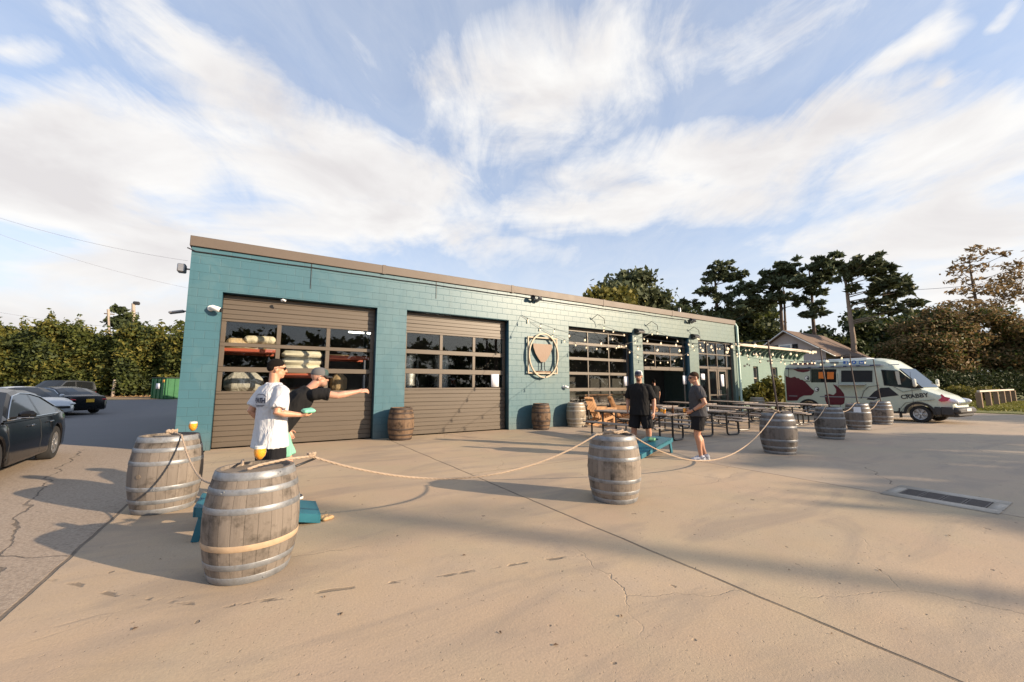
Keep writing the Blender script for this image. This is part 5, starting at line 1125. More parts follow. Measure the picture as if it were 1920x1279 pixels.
# ------------------------------------------------------------------ camper van
VF, VR = Vector((22.935, 4.14, 0)), Vector((23.43, 10.30, 0)); vd = (VF - VR); VL = vd.length; vd.normalize(); vh = math.atan2(vd.y, vd.x)
vn = Vector((vd.y, -vd.x, 0)); VW = 1.0
VO = (VF + VR) / 2 - vn * VW                                      # near side lies on the line VR-VF
van = thing('camper_van', 'pale green high roof camper van painted with a burgundy crab', 'van', VO, vh)
hl_ = VL / 2
M_VAN = paint('van_mint', (.53, .575, .47), .35, 0); M_BURG = simple('burgundy', (.10, .010, .022), .35); M_VLINE = simple('graphic_black', (.012, .014, .02), .4); M_VBLUE = simple('rail_blue', (.05, .06, .12), .4); M_BLUE = simple('icon_blue', (.06, .17, .50), .4)
xf = hl_; ax_f = hl_ - 1.02; ax_r = ax_f - 4.05
ROOF = [(-hl_, 2.45), (-hl_ + .06, 2.60), (-hl_ + .3, 2.68), (0, 2.72), (xf - 2.35, 2.72), (xf - 2.0, 2.62), (xf - 1.72, 2.38), (xf - 1.55, 2.18), (xf - .88, 1.36), (xf - .82, 1.33), (xf - .35, 1.10), (xf - .10, .92), (xf, .62)]
WID = [(-hl_, .95), (-hl_ + .08, 1.0), (xf - .9, 1.0), (xf - .4, .94), (xf - .1, .80), (xf, .62)]
rs = []; rw = .34
xs = sorted(set([round(-hl_ + VL * i / 60, 4) for i in range(61)] + [p[0] for p in ROOF] + [round(a + (rw + .08) * math.cos(math.pi * k / 12), 4) for a in (ax_f, ax_r) for k in range(13)]))
for x in xs:
    zr, w = interp(ROOF, x), interp(WID, x); zb = .36
    for a in (ax_f, ax_r):
        q = (rw + .08) ** 2 - (x - a) ** 2
        if q > 0: zb = max(zb, rw + math.sqrt(q))
    zb = min(zb, zr - .1); tall = zr > 1.9
    ins = .30 if tall else .10; zs = min(2.12, zr - .05) if tall else zr - .09; L = lambda f: zb + (zs - zb) * f
    wtop = w if tall or zr < 1.4 else w
    half = [(w * .9, zb), (w, zb + .01), (w, L(.12)), (w, L(.35)), (w, L(.6)), (w, L(.85)), (w, zs), (w - ins * .22, zs + (zr - zs) * .55), (w - ins * .5, zs + (zr - zs) * .85), (w - ins, zr - .005), (w * .3, zr + .025)]
    rs.append([V3((x, y, z)) for y, z in half] + [V3((x, -y, z)) for y, z in half[::-1]])
m = MB(); m.rings(rs); m.build('body', M_VAN, van, sharp=30)
# windscreen: follows the raked front
m = MB(); P = [(xf - 1.60, 2.22), (xf - .93, 1.41)]
nx = Vector((2.22 - 1.41, 0, .67)).normalized() * .045
vs_ = []
for k in range(7):
    y = -.86 + 1.72 * k / 6
    vs_ += [V3((P[0][0], y * .93, P[0][1])) + nx, V3((P[1][0], y, P[1][1])) + nx]
m.add(vs_, [(2 * k, 2 * k + 1, 2 * k + 3, 2 * k + 2) for k in range(6)]); m.build('windscreen', M_TINT, van, fixn=False)
for a in (ax_f, ax_r):
    for s in (1, -1): wheel(a, s * .86, rw, s, van, .23, simple('steel_rim', (.5, .5, .5), .4, .4), 6)
m = MB(); m.box((xf - .02, 0, .52), (.28, 1.86, .26), .08); m.box((xf - .2, 0, .36), (.5, 1.7, .18), .06); m.build('bumper', simple('bumper_black', (.03, .03, .032), .6), van)
m = MB(); m.box((xf + .125, 0, .55), (.02, .5, .11), .005); m.build('number_plate', simple('plate_pale', (.6, .6, .58), .5), van)
m = MB(); m.box((xf + .0, 0, .80), (.08, 1.0, .12), .02); m.build('grille', M_CHROME, van)
for s in (1, -1):
    m = MB(); m.ell((xf - .20, s * .70, .88), (.26, .15, .12), n=12); m.build('headlight', M_LAMP, van)
    m = MB(); m.beam((xf - 1.0, s * 1.0, 1.52), (xf - .98, s * 1.14, 1.55), .05, .05); m.box((xf - 1.02, s * 1.2, 1.62), (.1, .16, .34), .04); m.build('wing_mirror', simple('mirror_pale', (.55, .55, .5), .4), van)
for a in (ax_f, ax_r):
    m = MB(); m.rings([[V3((a + R_ * math.cos(q), -VW - d_, rw + R_ * math.sin(q))) for R_, d_ in ((.41, .012), (.50, .014), (.50, -.004), (.41, -.01))] for q in [math.pi * k / 18 for k in range(19)]]); m.build('arch_trim', M_BLK, van)
m = MB(); m.span((ax_f + .44, -VW - .010, .34), (xf - .40, -VW + .05, .66), .02); m.span((xf - .42, -.97, .34), (xf - .05, -.82, .66), .03); m.build('front_skirt', simple('bumper_black', (.03, .03, .032), .6), van)
m = MB(); m.span((ax_r + .44, -VW - .008, .33), (ax_f - .44, -VW + .03, .42), .01); m.build('sill', M_BLK, van)
m = MB(); m.box((ax_f - .62, -.93, .36), (.03, .22, .4), .005); m.build('mud_flap', M_BLK, van)
m = MB(); m.span((-hl_ + .7, -.45, 2.71), (.3, .4, 2.80), .03); m.build('roof_hatch', M_WHITE, van)
Ri = Matrix.Rotation(-vh, 3, 'Z')
def vs(px, py):
    """point of the photographed van side in van coordinates (x along, z up)"""
    d = ray(px, py); o = Vector((0, 0, CAM_H)); k = (VR - o).dot(vn) / d.dot(vn); p = Ri @ (o + d * k - VO); return (p.x, p.z)
A7 = lambda x, y: vs(1460 + x / 9.135, 640 + y / 9.135)
A8 = lambda x, y: vs(1620 + x / 6.393, 660 + y / 6.393)
def decal(name, pts, mat, lvl=1, conv=A7, label=None, clip=True):
    q = [conv(*p) for p in pts]; q = [(max(-hl_ + .1, min(x, xf - .42)), max(.40, min(z, 2.66))) for x, z in q]
    m = MB(); m.prism(q, 'y', -VW - .003 * lvl - .002, -VW - .003 * lvl + .004)
    o = m.build(name, mat, van, smooth=False)
    if label: o['label'] = label
    return o
def blob(cx, cy, r, n=20, sx=1): return [(cx + sx * r * math.cos(2 * math.pi * k / n), cy + r * math.sin(2 * math.pi * k / n)) for k in range(n)]
decal('side_panel', [(165, 475), (180, 465), (545, 465), (550, 690), (180, 700), (165, 685)], M_VLINE, 1); decal('panel_inset', [(175, 485), (190, 475), (540, 475), (540, 680), (190, 690), (175, 675)], M_VAN, 2)
decal('crab_shape', [(80, 545), (110, 590), (165, 612), (215, 625), (280, 605), (310, 630), (345, 630), (370, 655), (410, 660), (450, 690), (500, 740), (560, 805), (612, 850), (600, 890), (560, 925), (430, 930), (360, 965), (320, 1015), (75, 1015)], M_BURG, 3)
decal('crab_shape', [(245, 478), (330, 520), (420, 535), (500, 520), (538, 500), (538, 480)], M_BURG, 3); decal('crab_claw', [(930, 735), (990, 760), (1060, 820), (1120, 900), (1135, 980), (1125, 1060), (1080, 1088), (830, 1088), (800, 1000), (788, 920), (860, 900), (940, 920), (985, 880), (985, 820)], M_BURG, 3)
decal('crab_shape', [(175, 400), (205, 345), (280, 318), (520, 312), (590, 345), (630, 400)], M_BURG, 1)
for x, y in ((485, 630), (655, 822)):
    e = decal('crab_eye', blob(x, y, 40), M_VLINE, 4); 
    q = decal('eye_white', blob(x - 4, y, 31), M_WHITE, 5); q2 = decal('pupil', blob(x + 12, y + 4, 14), M_VLINE, 6)
    q.parent = e; q2.parent = e
decal('window', [(556, 478), (985, 478), (985, 705), (556, 705)], M_TINT, 1, label='dark side window with two orange notices')
decal('orange_notice', [(685, 525), (795, 525), (795, 638), (685, 638)], simple('notice_orange', (.75, .20, .03), .6), 3); decal('orange_notice', [(832, 527), (946, 527), (946, 648), (832, 648)], simple('notice_orange', (.75, .20, .03), .6), 3)
decal('serving_hatch', [(1035, 465), (1640, 465), (1640, 735), (1035, 735)], simple('hatch_frame', (.42, .46, .40), .5), 1); decal('hatch_opening', [(1072, 500), (1608, 500), (1608, 700), (1072, 700)], M_DARK, 2)
p0, p1 = A7(1035, 735), A7(1500, 765); m = MB(); m.span((p0[0], -VW - .26, p0[1] - .05), (p1[0], -VW - .002, p0[1] + .0), .01); m.build('serving_shelf', simple('shelf_grey', (.4, .42, .4), .5), van)
for pts in ([(1105, 332), (1185, 332), (1185, 388), (1105, 388)], blob(1290, 358, 34, sx=1.25), [(1375, 332), (1460, 332), (1460, 388), (1375, 388)]): decal('blue_icon', pts, M_BLUE, 2)
decal('icon_mark', [(1150, 342), (1168, 342), (1168, 384), (1150, 384)], M_WHITE, 3); decal('icon_mark', blob(1290, 358, 14, sx=1.2), M_WHITE, 3); decal('icon_mark', [(1390, 345), (1430, 365), (1450, 342), (1440, 378), (1400, 378)], M_WHITE, 3)
for a in (650, 880): decal('grey_lettering', [(a, 345), (a + 150, 345), (a + 150, 386), (a, 386)], simple('lettering_grey', (.22, .25, .25), .5), 2)
zg = A7(900, 440)[1]; m = MB(); m.span((-hl_ + .15, -VW - .07, zg - .03), (xf - 2.1, -VW - .002, zg + .04), .01); ra = m.build('awning_rail', M_VBLUE, van)
for k in range(9):
    x = -hl_ + .35 + k * .5; m = MB(); m.span((x, -VW - .085, zg - .015), (x + .36, -VW - .071, zg + .02)); m.build('rail_cover', simple('rail_pale', (.40, .42, .46), .4), ra)
decal('cab_window', [(215, 222), (420, 232), (495, 290), (600, 370), (690, 425), (600, 432), (250, 392)], M_TINT, 2, A8); decal('window_reveal', [(205, 212), (425, 224), (500, 285), (720, 436), (600, 442), (240, 402)], M_VLINE, 1, A8)
decal('window_pillar', [(372, 232), (420, 230), (432, 320), (446, 390), (410, 392), (388, 320)], simple('pillar_cream', (.5, .48, .4), .5), 3, A8)
decal('door_graphic', [(30, 570), (120, 480), (200, 430), (300, 425), (420, 520), (320, 532), (210, 545), (120, 580)], M_VLINE, 1, A8)
for x_ in (xf - 1.18, xf - 2.32, xf - 3.75):
    m = MB(); m.span((x_ - .006, -VW - .0025, .42), (x_ + .006, -VW + .002, 2.08)); m.build('door_seam', M_VLINE, van)
m = MB(); m.span((-hl_ + .2, -VW - .012, .95), (ax_r - .5, -VW - .001, 1.0), .004); m.span((ax_r + .5, -VW - .012, .95), (xf - 2.35, -VW - .001, 1.0), .004); m.build('side_moulding', simple('moulding_grey', (.22, .23, .24), .4), van)
m = MB(); m.box((xf - 1.32, -VW - .02, 1.12), (.2, .03, .04), .01); m.build('door_handle', M_BLK, van)
def vline(pts, w=10, conv=A8):
    m = MB(); Q = [conv(*p) for p in pts]
    for a, b_ in zip(Q, Q[1:]): m.beam((a[0], -VW - .004, a[1]), (b_[0], -VW - .004, b_[1]), .006, w / 190, up=(0, 1, 0))
    m.build('line_graphic', M_VLINE, van)
vline([(340, 405), (470, 480), (600, 455), (700, 440)]); vline([(400, 720), (500, 610), (640, 590), (850, 572)], 9); vline([(430, 735), (520, 630), (640, 605)], 7); vline([(-30, 560), (0, 470), (60, 415), (180, 400)], 12)
a, b_ = A8(440, 545), A8(775, 515); me = text_mesh('CRABBY', .235, .003, .006); tx = bpy.data.objects.new('lettering', me); COL.objects.link(tx); me.materials.append(M_VLINE); tx.parent = van
sx_ = abs(b_[0] - a[0]) / (max(v.co.x for v in me.vertices) - min(v.co.x for v in me.vertices))
sl_ = math.atan2(b_[1] - a[1], b_[0] - a[0]); tx.matrix_local = Matrix.Translation(((a[0] + b_[0]) / 2, -VW - .006, (a[1] + b_[1]) / 2)) @ Matrix.Rotation(-sl_, 4, 'Y') @ Matrix.Rotation(rad(90), 4, 'X') @ Matrix.Diagonal((sx_, 1, 1, 1))
m = MB(); m.prism([(0, 0), (.12, .24), (.26, .12), (.46, .07), (.40, -.07), (.2, -.11)], 'y', -.012, .0)
q = m.build('red_claw', simple('claw_red', (.5, .03, .06), .4), van); q.matrix_local = Matrix.Translation((xf - .52, -.885, .96)) @ Matrix.Rotation(rad(-22), 4, 'Z') @ Matrix.Rotation(rad(-30), 4, 'X')
# ------------------------------------------------------------------ low wing beside the brewery
wing = thing('low_wing', 'low mint painted wing with a bracketed cornice beyond the downpipe', 'building', (0, 0, 0))
WYp = 13.5; wx0, wx1 = 23.4, 34.0; zc_ = 3.42
def wz(x, y): p = fac(x, y, WYp); return p.x, p.z
(wa, wtp), (wb, wbt) = wz(1412, 688), wz(1424, 727); (wc, _), (wd_, _) = wz(1447, 688), wz(1460, 727)
m = MB(); xs = [wx0, wa, wb, wc, wd_, wx1]
for i in (0, 2, 4): m.span((xs[i], WYp, 0), (xs[i + 1], WYp + .3, 3.9))
for i in (1, 3): m.span((xs[i], WYp, 0), (xs[i + 1], WYp + .3, 1.0)); m.span((xs[i], WYp, 2.75), (xs[i + 1], WYp + .3, 3.9))
m.span((wx0 - 1.6, WYp + .02, 0), (wx0, WYp + .3, 3.9)); m.build('wall', mat_teal2, wing, smooth=False)
m = MB(); m.span((wx0 - 1.6, WYp + .3, 3.7), (wx1, WYp + 9, 3.88)); m.build('roof', M_DARK, wing, smooth=False)
m = MB(); m.span((21.95, WYp - .75, 3.86), (wx1 + .3, WYp - .6, 4.02), .01); m.span((21.95, WYp - .6, 3.9), (wx1 + .3, WYp + .3, 3.98), .01); m.build('cornice', simple('cornice_cream', (.50, .43, .34), .6), wing)
for k in range(16):
    x = wx0 + .35 + k * .62; m = MB(); m.prism([(WYp - .001, 3.89), (WYp - .56, 3.89), (WYp - .50, 3.76), (WYp - .28, 3.66), (WYp - .14, 3.45), (WYp - .001, 3.35)], 'x', x - .075, x + .075); m.build('bracket', mat_teal2, wing)
for a, c in ((wa, wb), (wc, wd_)):
    m = MB(); m.span((a, WYp + .1, 1.0), (c, WYp + .16, 1.06)); m.span((a, WYp + .1, 2.69), (c, WYp + .16, 2.75)); m.span((a, WYp + .1, 1.06), (a + .06, WYp + .16, 2.69)); m.span((c - .06, WYp + .1, 1.06), (c, WYp + .16, 2.69)); m.span((a + .06, WYp + .1, 1.95), (c - .06, WYp + .16, 2.02)); w_ = m.build('window', simple('sash', (.40, .34, .28), .5), wing)
    m = MB(); m.span((a + .05, WYp + .125, 1.05), (c - .05, WYp + .132, 2.7)); m.build('pane', M_TINT, w_)
for x, y, w__ in ((1396, 686, .2), (1401, 683, .14), (1405, 685, .1), (1425, 679, .18), (1440, 677, .25), (1444, 682, .12)):
    a, z = wz(x, y); m = MB(); m.span((a - w__ / 2, WYp - .03, z - .06), (a + w__ / 2, WYp - .001, z + .05), .01); m.build('wall_mark', M_BLK, wing)
# ------------------------------------------------------------------ house
hs_ = thing('gable_house', 'grey gabled house with a brown shingle roof behind the camper van', 'house', (50, 21.4, 0))
M_SIDE = simple('siding', (.40, .36, .36), .7, scale=3); M_SHIN, nt, b = new_mat('shingle'); co = texco(nt); n = noise(nt, co, 1.5, 5); n2 = noise(nt, mapping(nt, co, sc=(1, 6, 6)), 3, 3); lk(nt, mixc(nt, mathn(nt, 'MULTIPLY', mathn(nt, 'ADD', n, n2), .5), (.085, .060, .046), (.185, .120, .082)), b.inputs['Base Color']); b.inputs['Roughness'].default_value = .85; bump(nt, b, n2, .5, .05)
za, zl, hwid = 7.75, 5.05, 3.6
m = MB(); m.prism([(-hwid, 0), (hwid, 0), (hwid, zl), (0, za - .25), (-hwid, zl)], 'x', 0, 9.5); m.build('wall', M_SIDE, hs_, smooth=False)
sl2 = (za - .25 - zl) / hwid
m = MB()
for s in (-1, 1): m.add([(x, s * y, z) for x in (-.5, 10) for y, z in ((0, za), (hwid + .9, za - sl2 * (hwid + .9)), (hwid + .9, za - sl2 * (hwid + .9) - .18), (0, za - .2))], [(0, 1, 2, 3), (4, 5, 6, 7), (0, 1, 5, 4), (1, 2, 6, 5), (2, 3, 7, 6)])
m.build('roof', M_SHIN, hs_, smooth=False)
m = MB()
for s in (-1, 1): m.beam((-.52, s * .0, za - .13), (-.52, s * (hwid + .95), za - sl2 * (hwid + .95) - .13), .08, .34, up=(1, 0, 0))
m.build('barge_board', M_WHITE, hs_)
m = MB(); m.box((-.03, 0.15, 4.85 + .55), (.1, 1.35, 1.5), .01); w_ = m.build('window', M_WHITE, hs_); m = MB(); m.box((-.085, .15, 5.4), (.02, 1.0, 1.2)); m.build('pane', simple('curtain_pane', (.35, .4, .45), .1), w_)
for s in (-1, 1): m = MB(); m.box((-.03, .15 + s * .98, 5.4), (.06, .5, 1.4)); m.build('shutter', M_BLK, hs_)
m = MB(); m.prism([(-hwid - 2.4, 3.75), (-hwid - .2, 4.75), (-hwid - .2, 4.6), (-hwid - 2.4, 3.6)], 'x', 2, 9); m.build('porch_roof', M_SHIN, hs_, smooth=False)
# ------------------------------------------------------------------ trees
PINE = leaf_mat('pine_needles', (.040, .060, .036), (.145, .17, .085), .2, .4); PINEL = leaf_mat('pine_needles_warm', (.038, .055, .030), (.135, .15, .07), .2, .4)  # two needle greens, the second slightly warmer
DEC = leaf_mat('broad_leaf', (.035, .055, .012), (.13, .14, .035), .3, .35); DECG = leaf_mat('hedge_leaf', (.030, .048, .012), (.10, .115, .03), .3, .3); DECY = leaf_mat('yellow_green_leaf', (.08, .085, .015), (.22, .19, .045), .3, .35); DECB = leaf_mat('brown_green_leaf', (.135, .095, .045), (.31, .21, .10), .35, .25); DECD = leaf_mat('dark_leaf', (.024, .036, .016), (.075, .095, .036), .2, .3)
M_BARK = simple('pine_bark', (.13, .095, .075), .9, var=.4, scale=8, bmp=.6); M_BARKL = simple('pale_bark', (.26, .20, .155), .9, var=.35, scale=8, bmp=.6)
def tree(name, label, base, H, r, clumps, mat, leaf, asp, flat, seed, bark=M_BARK, lean=(0, 0), limbs=True, group=None, shell=.35, fork=None, tufts=()):
    """clumps: (dx, dy, z, rx, ry, rz, n) relative to the base"""
    t = thing(name, label, 'tree', base, 0, group); rg_ = random.Random(seed); tp = V3((lean[0], lean[1], H)); m = MB()
    P = [V3((0, 0, -.2))] + [V3((lean[0] * q ** 1.5 + rg_.uniform(-.12, .12) * H / 14, lean[1] * q ** 1.5 + rg_.uniform(-.1, .1), H * q)) for q in (.15, .3, .45, .6, .75, .9, 1.0)]
    m.tube(P, [r * 1.25, r, r * .92, r * .85, r * .75, r * .6, r * .4, r * .15], 10)
    if fork: m.tube([P[2], P[2] + V3((fork * .4, 0, H * .1)), P[5] + V3((fork, 0, 0)), tp + V3((fork * 1.1, 0, -H * .1))], [r * .8, r * .65, r * .45, r * .15], 8)
    if limbs:
        for (dx, dy, z, rx, ry, rz, n) in clumps:
            zs = max(H * .2, z - math.hypot(dx - lean[0], dy - lean[1]) * .3 - rz * .3); q = min(1, zs / H); s_ = V3((lean[0] * q ** 1.5, lean[1] * q ** 1.5, zs)); e = V3((dx, dy, z - rz * .1))
            k = s_.lerp(e, .5) + V3((0, 0, -.06 * (e - s_).length)); m.tube([s_, k, e], [r * .24, r * .15, r * .05], 6)
            for _ in range(3): o = V3((rg_.uniform(-1, 1) * rx * .8, rg_.uniform(-1, 1) * ry * .8, rg_.uniform(-.2, .6) * rz)); m.tube([k.lerp(e, .6), e + o], [r * .12, r * .03], 5)
    m.build('trunk', bark, t)
    leaves('crown', [((a, b_, c), (d, e, f), n) for a, b_, c, d, e, f, n in clumps if n] + list(tufts), mat, t, leaf, asp, seed, flat, shell)
    return t
RIGHT = V3((math.cos(YAW), math.sin(YAW), 0))
def pix_tree(name, label, bx, by_top, dep, cl, r, mat, leaf, seed, zb=0.0, bark=M_BARK, dens=1.0, asp=2.0, flat=.35, group=None, jit=0, leanpx=0, depth_r=.8, fork=None, tuft=0):
    """crown clumps given as (x, y, half width, half height, leaves) seen from the street"""
    B = at(bx, 723, dep); B.z = zb; k = dep / FOC; rg_ = random.Random(seed); C = []; TF = []
    top_z = 1.5 + (723 - by_top) * k - zb
    for (x, y, rx, ry, n) in cl:
        p = at(x, y, dep); off = (rg_.random() - .5) * 2 * rx * k * depth_r; f = V3((math.sin(-YAW), math.cos(YAW), 0)) * off
        d = p - B + f
        C.append((d.x, d.y, p.z - zb, rx * k, rx * k * .9, ry * k, 0 if tuft else int(n * dens)))
        if tuft:
            for _ in range(tuft):
                a = rg_.uniform(0, 6.28); q = rg_.random() ** .5; u = rg_.uniform(-.9, .9)
                TF.append(((d.x + math.cos(a) * q * rx * k, d.y + math.sin(a) * q * rx * k * .9, p.z - zb + u * ry * k), (rx * k * .24, rx * k * .24, max(.2, ry * k * .28)), max(6, int(n * dens * 1.15 / tuft))))
    le = RIGHT * leanpx * k
    return tree(name, label, B, top_z * .97, r, C, mat, leaf, asp, flat, seed, bark, (le.x, le.y), True, group, .35, fork * k if fork else None, TF)
G = 'tall pines behind the house and van'
def scat(seed, n, x0, x1, f_lo, f_hi, rx, ry, cnt):
    rg_ = random.Random(seed); o = []
    for _ in range(n):
        x = rg_.uniform(x0, x1); lo, hi = f_lo(x), f_hi(x); o.append((x, rg_.uniform(hi, lo), rx * rg_.uniform(.7, 1.3), ry * rg_.uniform(.7, 1.3), cnt))
    return o
pix_tree('pine_tree', 'airy pine with a small round top standing above the end of the flat roof', 1353, 496, 62, [(1353, 502, 26, 9, 420), (1375, 512, 24, 8, 380), (1334, 515, 17, 8, 260), (1395, 513, 9, 5, 110), (1327, 526, 9, 7, 110), (1355, 520, 20, 8, 260), (1325, 548, 22, 10, 300), (1300, 565, 26, 10, 380), (1350, 560, 30, 12, 400), (1388, 540, 28, 9, 340), (1400, 560, 32, 14, 520), (1425, 575, 26, 10, 300), (1370, 580, 34, 10, 400), (1340, 590, 40, 12, 520)], .38, PINE, .46, 11, group=G, asp=1.7, tuft=17)
pix_tree('pine_tree', 'broad pine with forked bare stems left of the slimmest pine'.replace('left of', 'beside'), 1476, 494, 60, [(1470, 502, 26, 11, 520), (1450, 515, 22, 12, 420), (1490, 515, 28, 14, 560), (1468, 530, 34, 14, 620), (1440, 532, 18, 9, 260), (1505, 540, 22, 12, 380), (1480, 552, 28, 10, 380), (1455, 560, 26, 8, 300), (1500, 565, 18, 8, 200)], .32, PINE, .46, 12, group=G, asp=1.7, fork=14, tuft=17)
pix_tree('pine_tree', 'slim pine with a rounded tuft at its top, between two wider pines', 1535, 483, 58, [(1540, 490, 24, 9, 460), (1525, 500, 18, 9, 300), (1552, 502, 22, 10, 400), (1536, 514, 26, 10, 440), (1522, 528, 16, 7, 200), (1555, 525, 18, 7, 220), (1545, 545, 14, 5, 120), (1525, 575, 20, 8, 220), (1520, 592, 24, 7, 240)], .30, PINE, .44, 13, group=G, asp=1.7, tuft=17)
pix_tree('pine_tree', 'wind-swept pine with a thick pale trunk and long tiered branches', 1609, 490, 46, [(1610, 496, 30, 8, 460), (1640, 496, 28, 8, 440), (1592, 508, 22, 9, 340), (1655, 508, 18, 8, 260), (1625, 512, 34, 9, 460), (1580, 522, 16, 6, 160), (1668, 527, 26, 7, 320), (1645, 535, 34, 8, 420), (1690, 534, 20, 5, 200), (1655, 550, 36, 7, 380), (1690, 552, 20, 4, 160), (1640, 566, 30, 6, 260), (1685, 572, 26, 4, 180), (1712, 572, 12, 3, 70), (1650, 585, 30, 5, 200), (1595, 540, 12, 5, 90)], .31, PINEL, .36, 14, group=G, bark=M_BARKL, asp=2.0, leanpx=-4, tuft=14)
pix_tree('round_tree', 'dense round dark tree rising behind the flat roof', 1185, 514, 50, [(1180, 540, 62, 24, 1500), (1150, 560, 48, 22, 1000), (1220, 558, 48, 24, 1200), (1185, 528, 38, 15, 800), (1240, 580, 26, 22, 500), (1120, 572, 26, 16, 350), (1205, 585, 60, 24, 800), (1145, 540, 14, 9, 160), (1245, 560, 12, 12, 160)], .5, PINEL, .50, 15, asp=1.3, flat=0)
pix_tree('small_tree', 'small yellow green tree peeping over the flat roof', 1150, 545, 38, [(1128, 558, 32, 16, 620), (1168, 556, 22, 17, 500), (1150, 572, 46, 18, 700), (1108, 562, 18, 9, 180)], .2, DECY, .34, 16, asp=1.4, flat=0)
pix_tree('small_tree', 'little dark tree at the foot of the airy pine', 1275, 565, 52, [(1275, 590, 34, 18, 700), (1300, 600, 40, 20, 800), (1255, 600, 24, 14, 300), (1330, 605, 34, 16, 600)], .25, DECD, .42, 17, asp=1.4, flat=0)
# woodland behind the wing and house, one mass
rg_ = random.Random(21); cl = []
for i in range(60):
    x = 1375 + i * 6.4 + rg_.uniform(-8, 8); topy = (588 if x < 1445 else 640 if x < 1600 else 606) + 12 * math.sin(i * .45) + rg_.uniform(-12, 12)
    y = topy
    while y < 725: p = at(x + rg_.uniform(-6, 6), y, rg_.uniform(66, 78)); cl.append(((p.x, p.y, p.z), (1.9, 1.9, 1.25), 150)); y += 13
tag(leaves('woodland', cl, [DECD, DECD, PINE, DEC], None, .55, 1.4, 22, .1, .2), 'dark mass of trees behind the house and the low wing', 'woodland', kind='stuff')
# right-hand trees
pix_tree('autumn_tree', 'wide brown tinged tree spreading over the dark hedge', 1830, 585, 42, scat(31, 54, 1680, 2060, lambda x: 700, lambda x: 592 + max(0, (1750 - x)) * .75 + 6 * math.sin(x * .05), 36, 17, 1500), .5, [DECB, DECB, DECG], .19, 32, asp=1.6, flat=.2)
pix_tree('bare_tree', 'sparse tall tree with thin leaves above the brown tinged tree', 1850, 462, 50, [(1828, 466, 12, 6, 40), (1860, 470, 14, 5, 34), (1830, 482, 24, 8, 80), (1785, 512, 18, 6, 46), (1800, 500, 14, 7, 44), (1850, 500, 26, 9, 90), (1825, 520, 30, 8, 80), (1880, 478, 12, 5, 30), (1900, 520, 26, 14, 150), (1860, 540, 40, 12, 190), (1900, 500, 18, 12, 90), (1920, 545, 30, 24, 320), (1800, 545, 20, 6, 60), (1790, 570, 30, 7, 150), (1880, 570, 60, 12, 420), (1960, 520, 40, 50, 600)], .22, DECB, .26, 33, asp=2.2, flat=.2)
tag(leaves('clipped_hedge', [(tuple(at(1735 + 9 * i, 719 + 3 * math.sin(i), 38 + .1 * i)), (.9, .9, 1.3), 520) for i in range(36)], DECD, None, .16, 1.4, 34, 0, .3), 'long dark clipped hedge under the brown tinged tree', 'hedge')
for k, (x, y, dep, rx, rz, lb) in enumerate(((1800, 733, 36, 1.4, .45, 'bright green low shrub at the nose of the camper van'), (1838, 732, 38, 1.5, .40, 'bright green low shrub behind the post and rail fence'))):
    p = at(x, y, dep); t = thing('low_shrub', lb, 'shrub', (p.x, p.y, 0)); 
    leaves('foliage', [((dx, dy, p.z + dz), (rx * .6, rx * .6, rz), 330) for dx, dy, dz in ((0, 0, 0), (.7, .3, .05), (-.7, -.2, .02), (1.3, .6, -.05), (-1.2, -.5, -.04), (0, 0, -.5), (.8, .3, -.5), (-.8, -.3, -.5))], DECY, t, .13, 1.5, 40 + k, 0, .2)
    m = MB(); [m.tube([(0, 0, 0), (a, a * .4, .9)], [.03, .01], 5) for a in (-.8, -.3, .2, .7)]; m.build('stem', M_BARK, t)
# bush by the wing
p = at(1440, 738, 23.5); t = thing('leafy_bush', 'glossy green bush growing against the mint wall behind the picnic tables', 'bush', (p.x, p.y, 0))
leaves('foliage', [((dx, dy, z), (.55, .5, .42), 520) for dx, dy, z in ((0, 0, 1.35), (-.65, .3, 1.15), (.6, -.3, 1.2), (.2, 0, .75), (-.7, .3, .6), (.7, -.3, .6), (-1.0, .5, .9), (.35, -.1, 1.6))], DECY, t, .15, 1.7, 45, 0, .2)
m = MB(); [m.tube([(a * .3, 0, 0), (a, a * .2, 1.0)], [.03, .012], 5) for a in (-.6, -.2, .2, .6)]; m.build('stem', M_BARK, t)
# post and rail fence
t0, t1 = at(1836, 748, 25), at(1900, 737, 36); fe = thing('rail_fence', 'wooden post fence with a pale top rail on the grass', 'fence', (t0.x, t0.y, 0)); dv = V3((t1.x - t0.x, t1.y - t0.y, 0))
for k in range(6): m = MB(); q = dv * k / 5; m.beam((q.x, q.y, -.1), (q.x, q.y, 1.08), .26, .26, .03); m.build('post', simple('fence_post', (.24, .16, .10), .85, var=.35, scale=5), fe)
m = MB(); m.beam((0, 0, 1.15), (dv.x, dv.y, 1.15), .14, .12, .01); m.build('rail', simple('rail_pale_wood', (.55, .48, .40), .7), fe)
# ------------------------------------------------------------------ left: hedge bank, dumpster, poles
rg_ = random.Random(51); cl = []
for i in range(62):
    x = -130 + i * 8.4; dep = 37 + rg_.uniform(-1.2, 1.2); topy = 627 + 9 * math.sin(i * .37) + 7 * math.sin(i * 1.1) + rg_.uniform(-8, 8) - (10 if 40 < x < 100 else 0)
    for j in range(9):
        y = topy + 10 + j * 13; p = at(x + rg_.uniform(-6, 6), y, dep - j * .16 + rg_.uniform(-.5, .5)); cl.append(((p.x, p.y, max(.7, p.z)), (.95, .95, .72), 520))
    if i % 3 == 0: p = at(x, topy - 4, dep); cl.append(((p.x, p.y, p.z), (.35, .35, .9), 90))
tag(leaves('overgrown_hedge', cl, [DECG, DEC, DECG, DECD, DEC, DECY], None, .185, 1.6, 52, .25, .3, patch=2.2), 'tall overgrown green hedge along the far side of the car park', 'hedge')
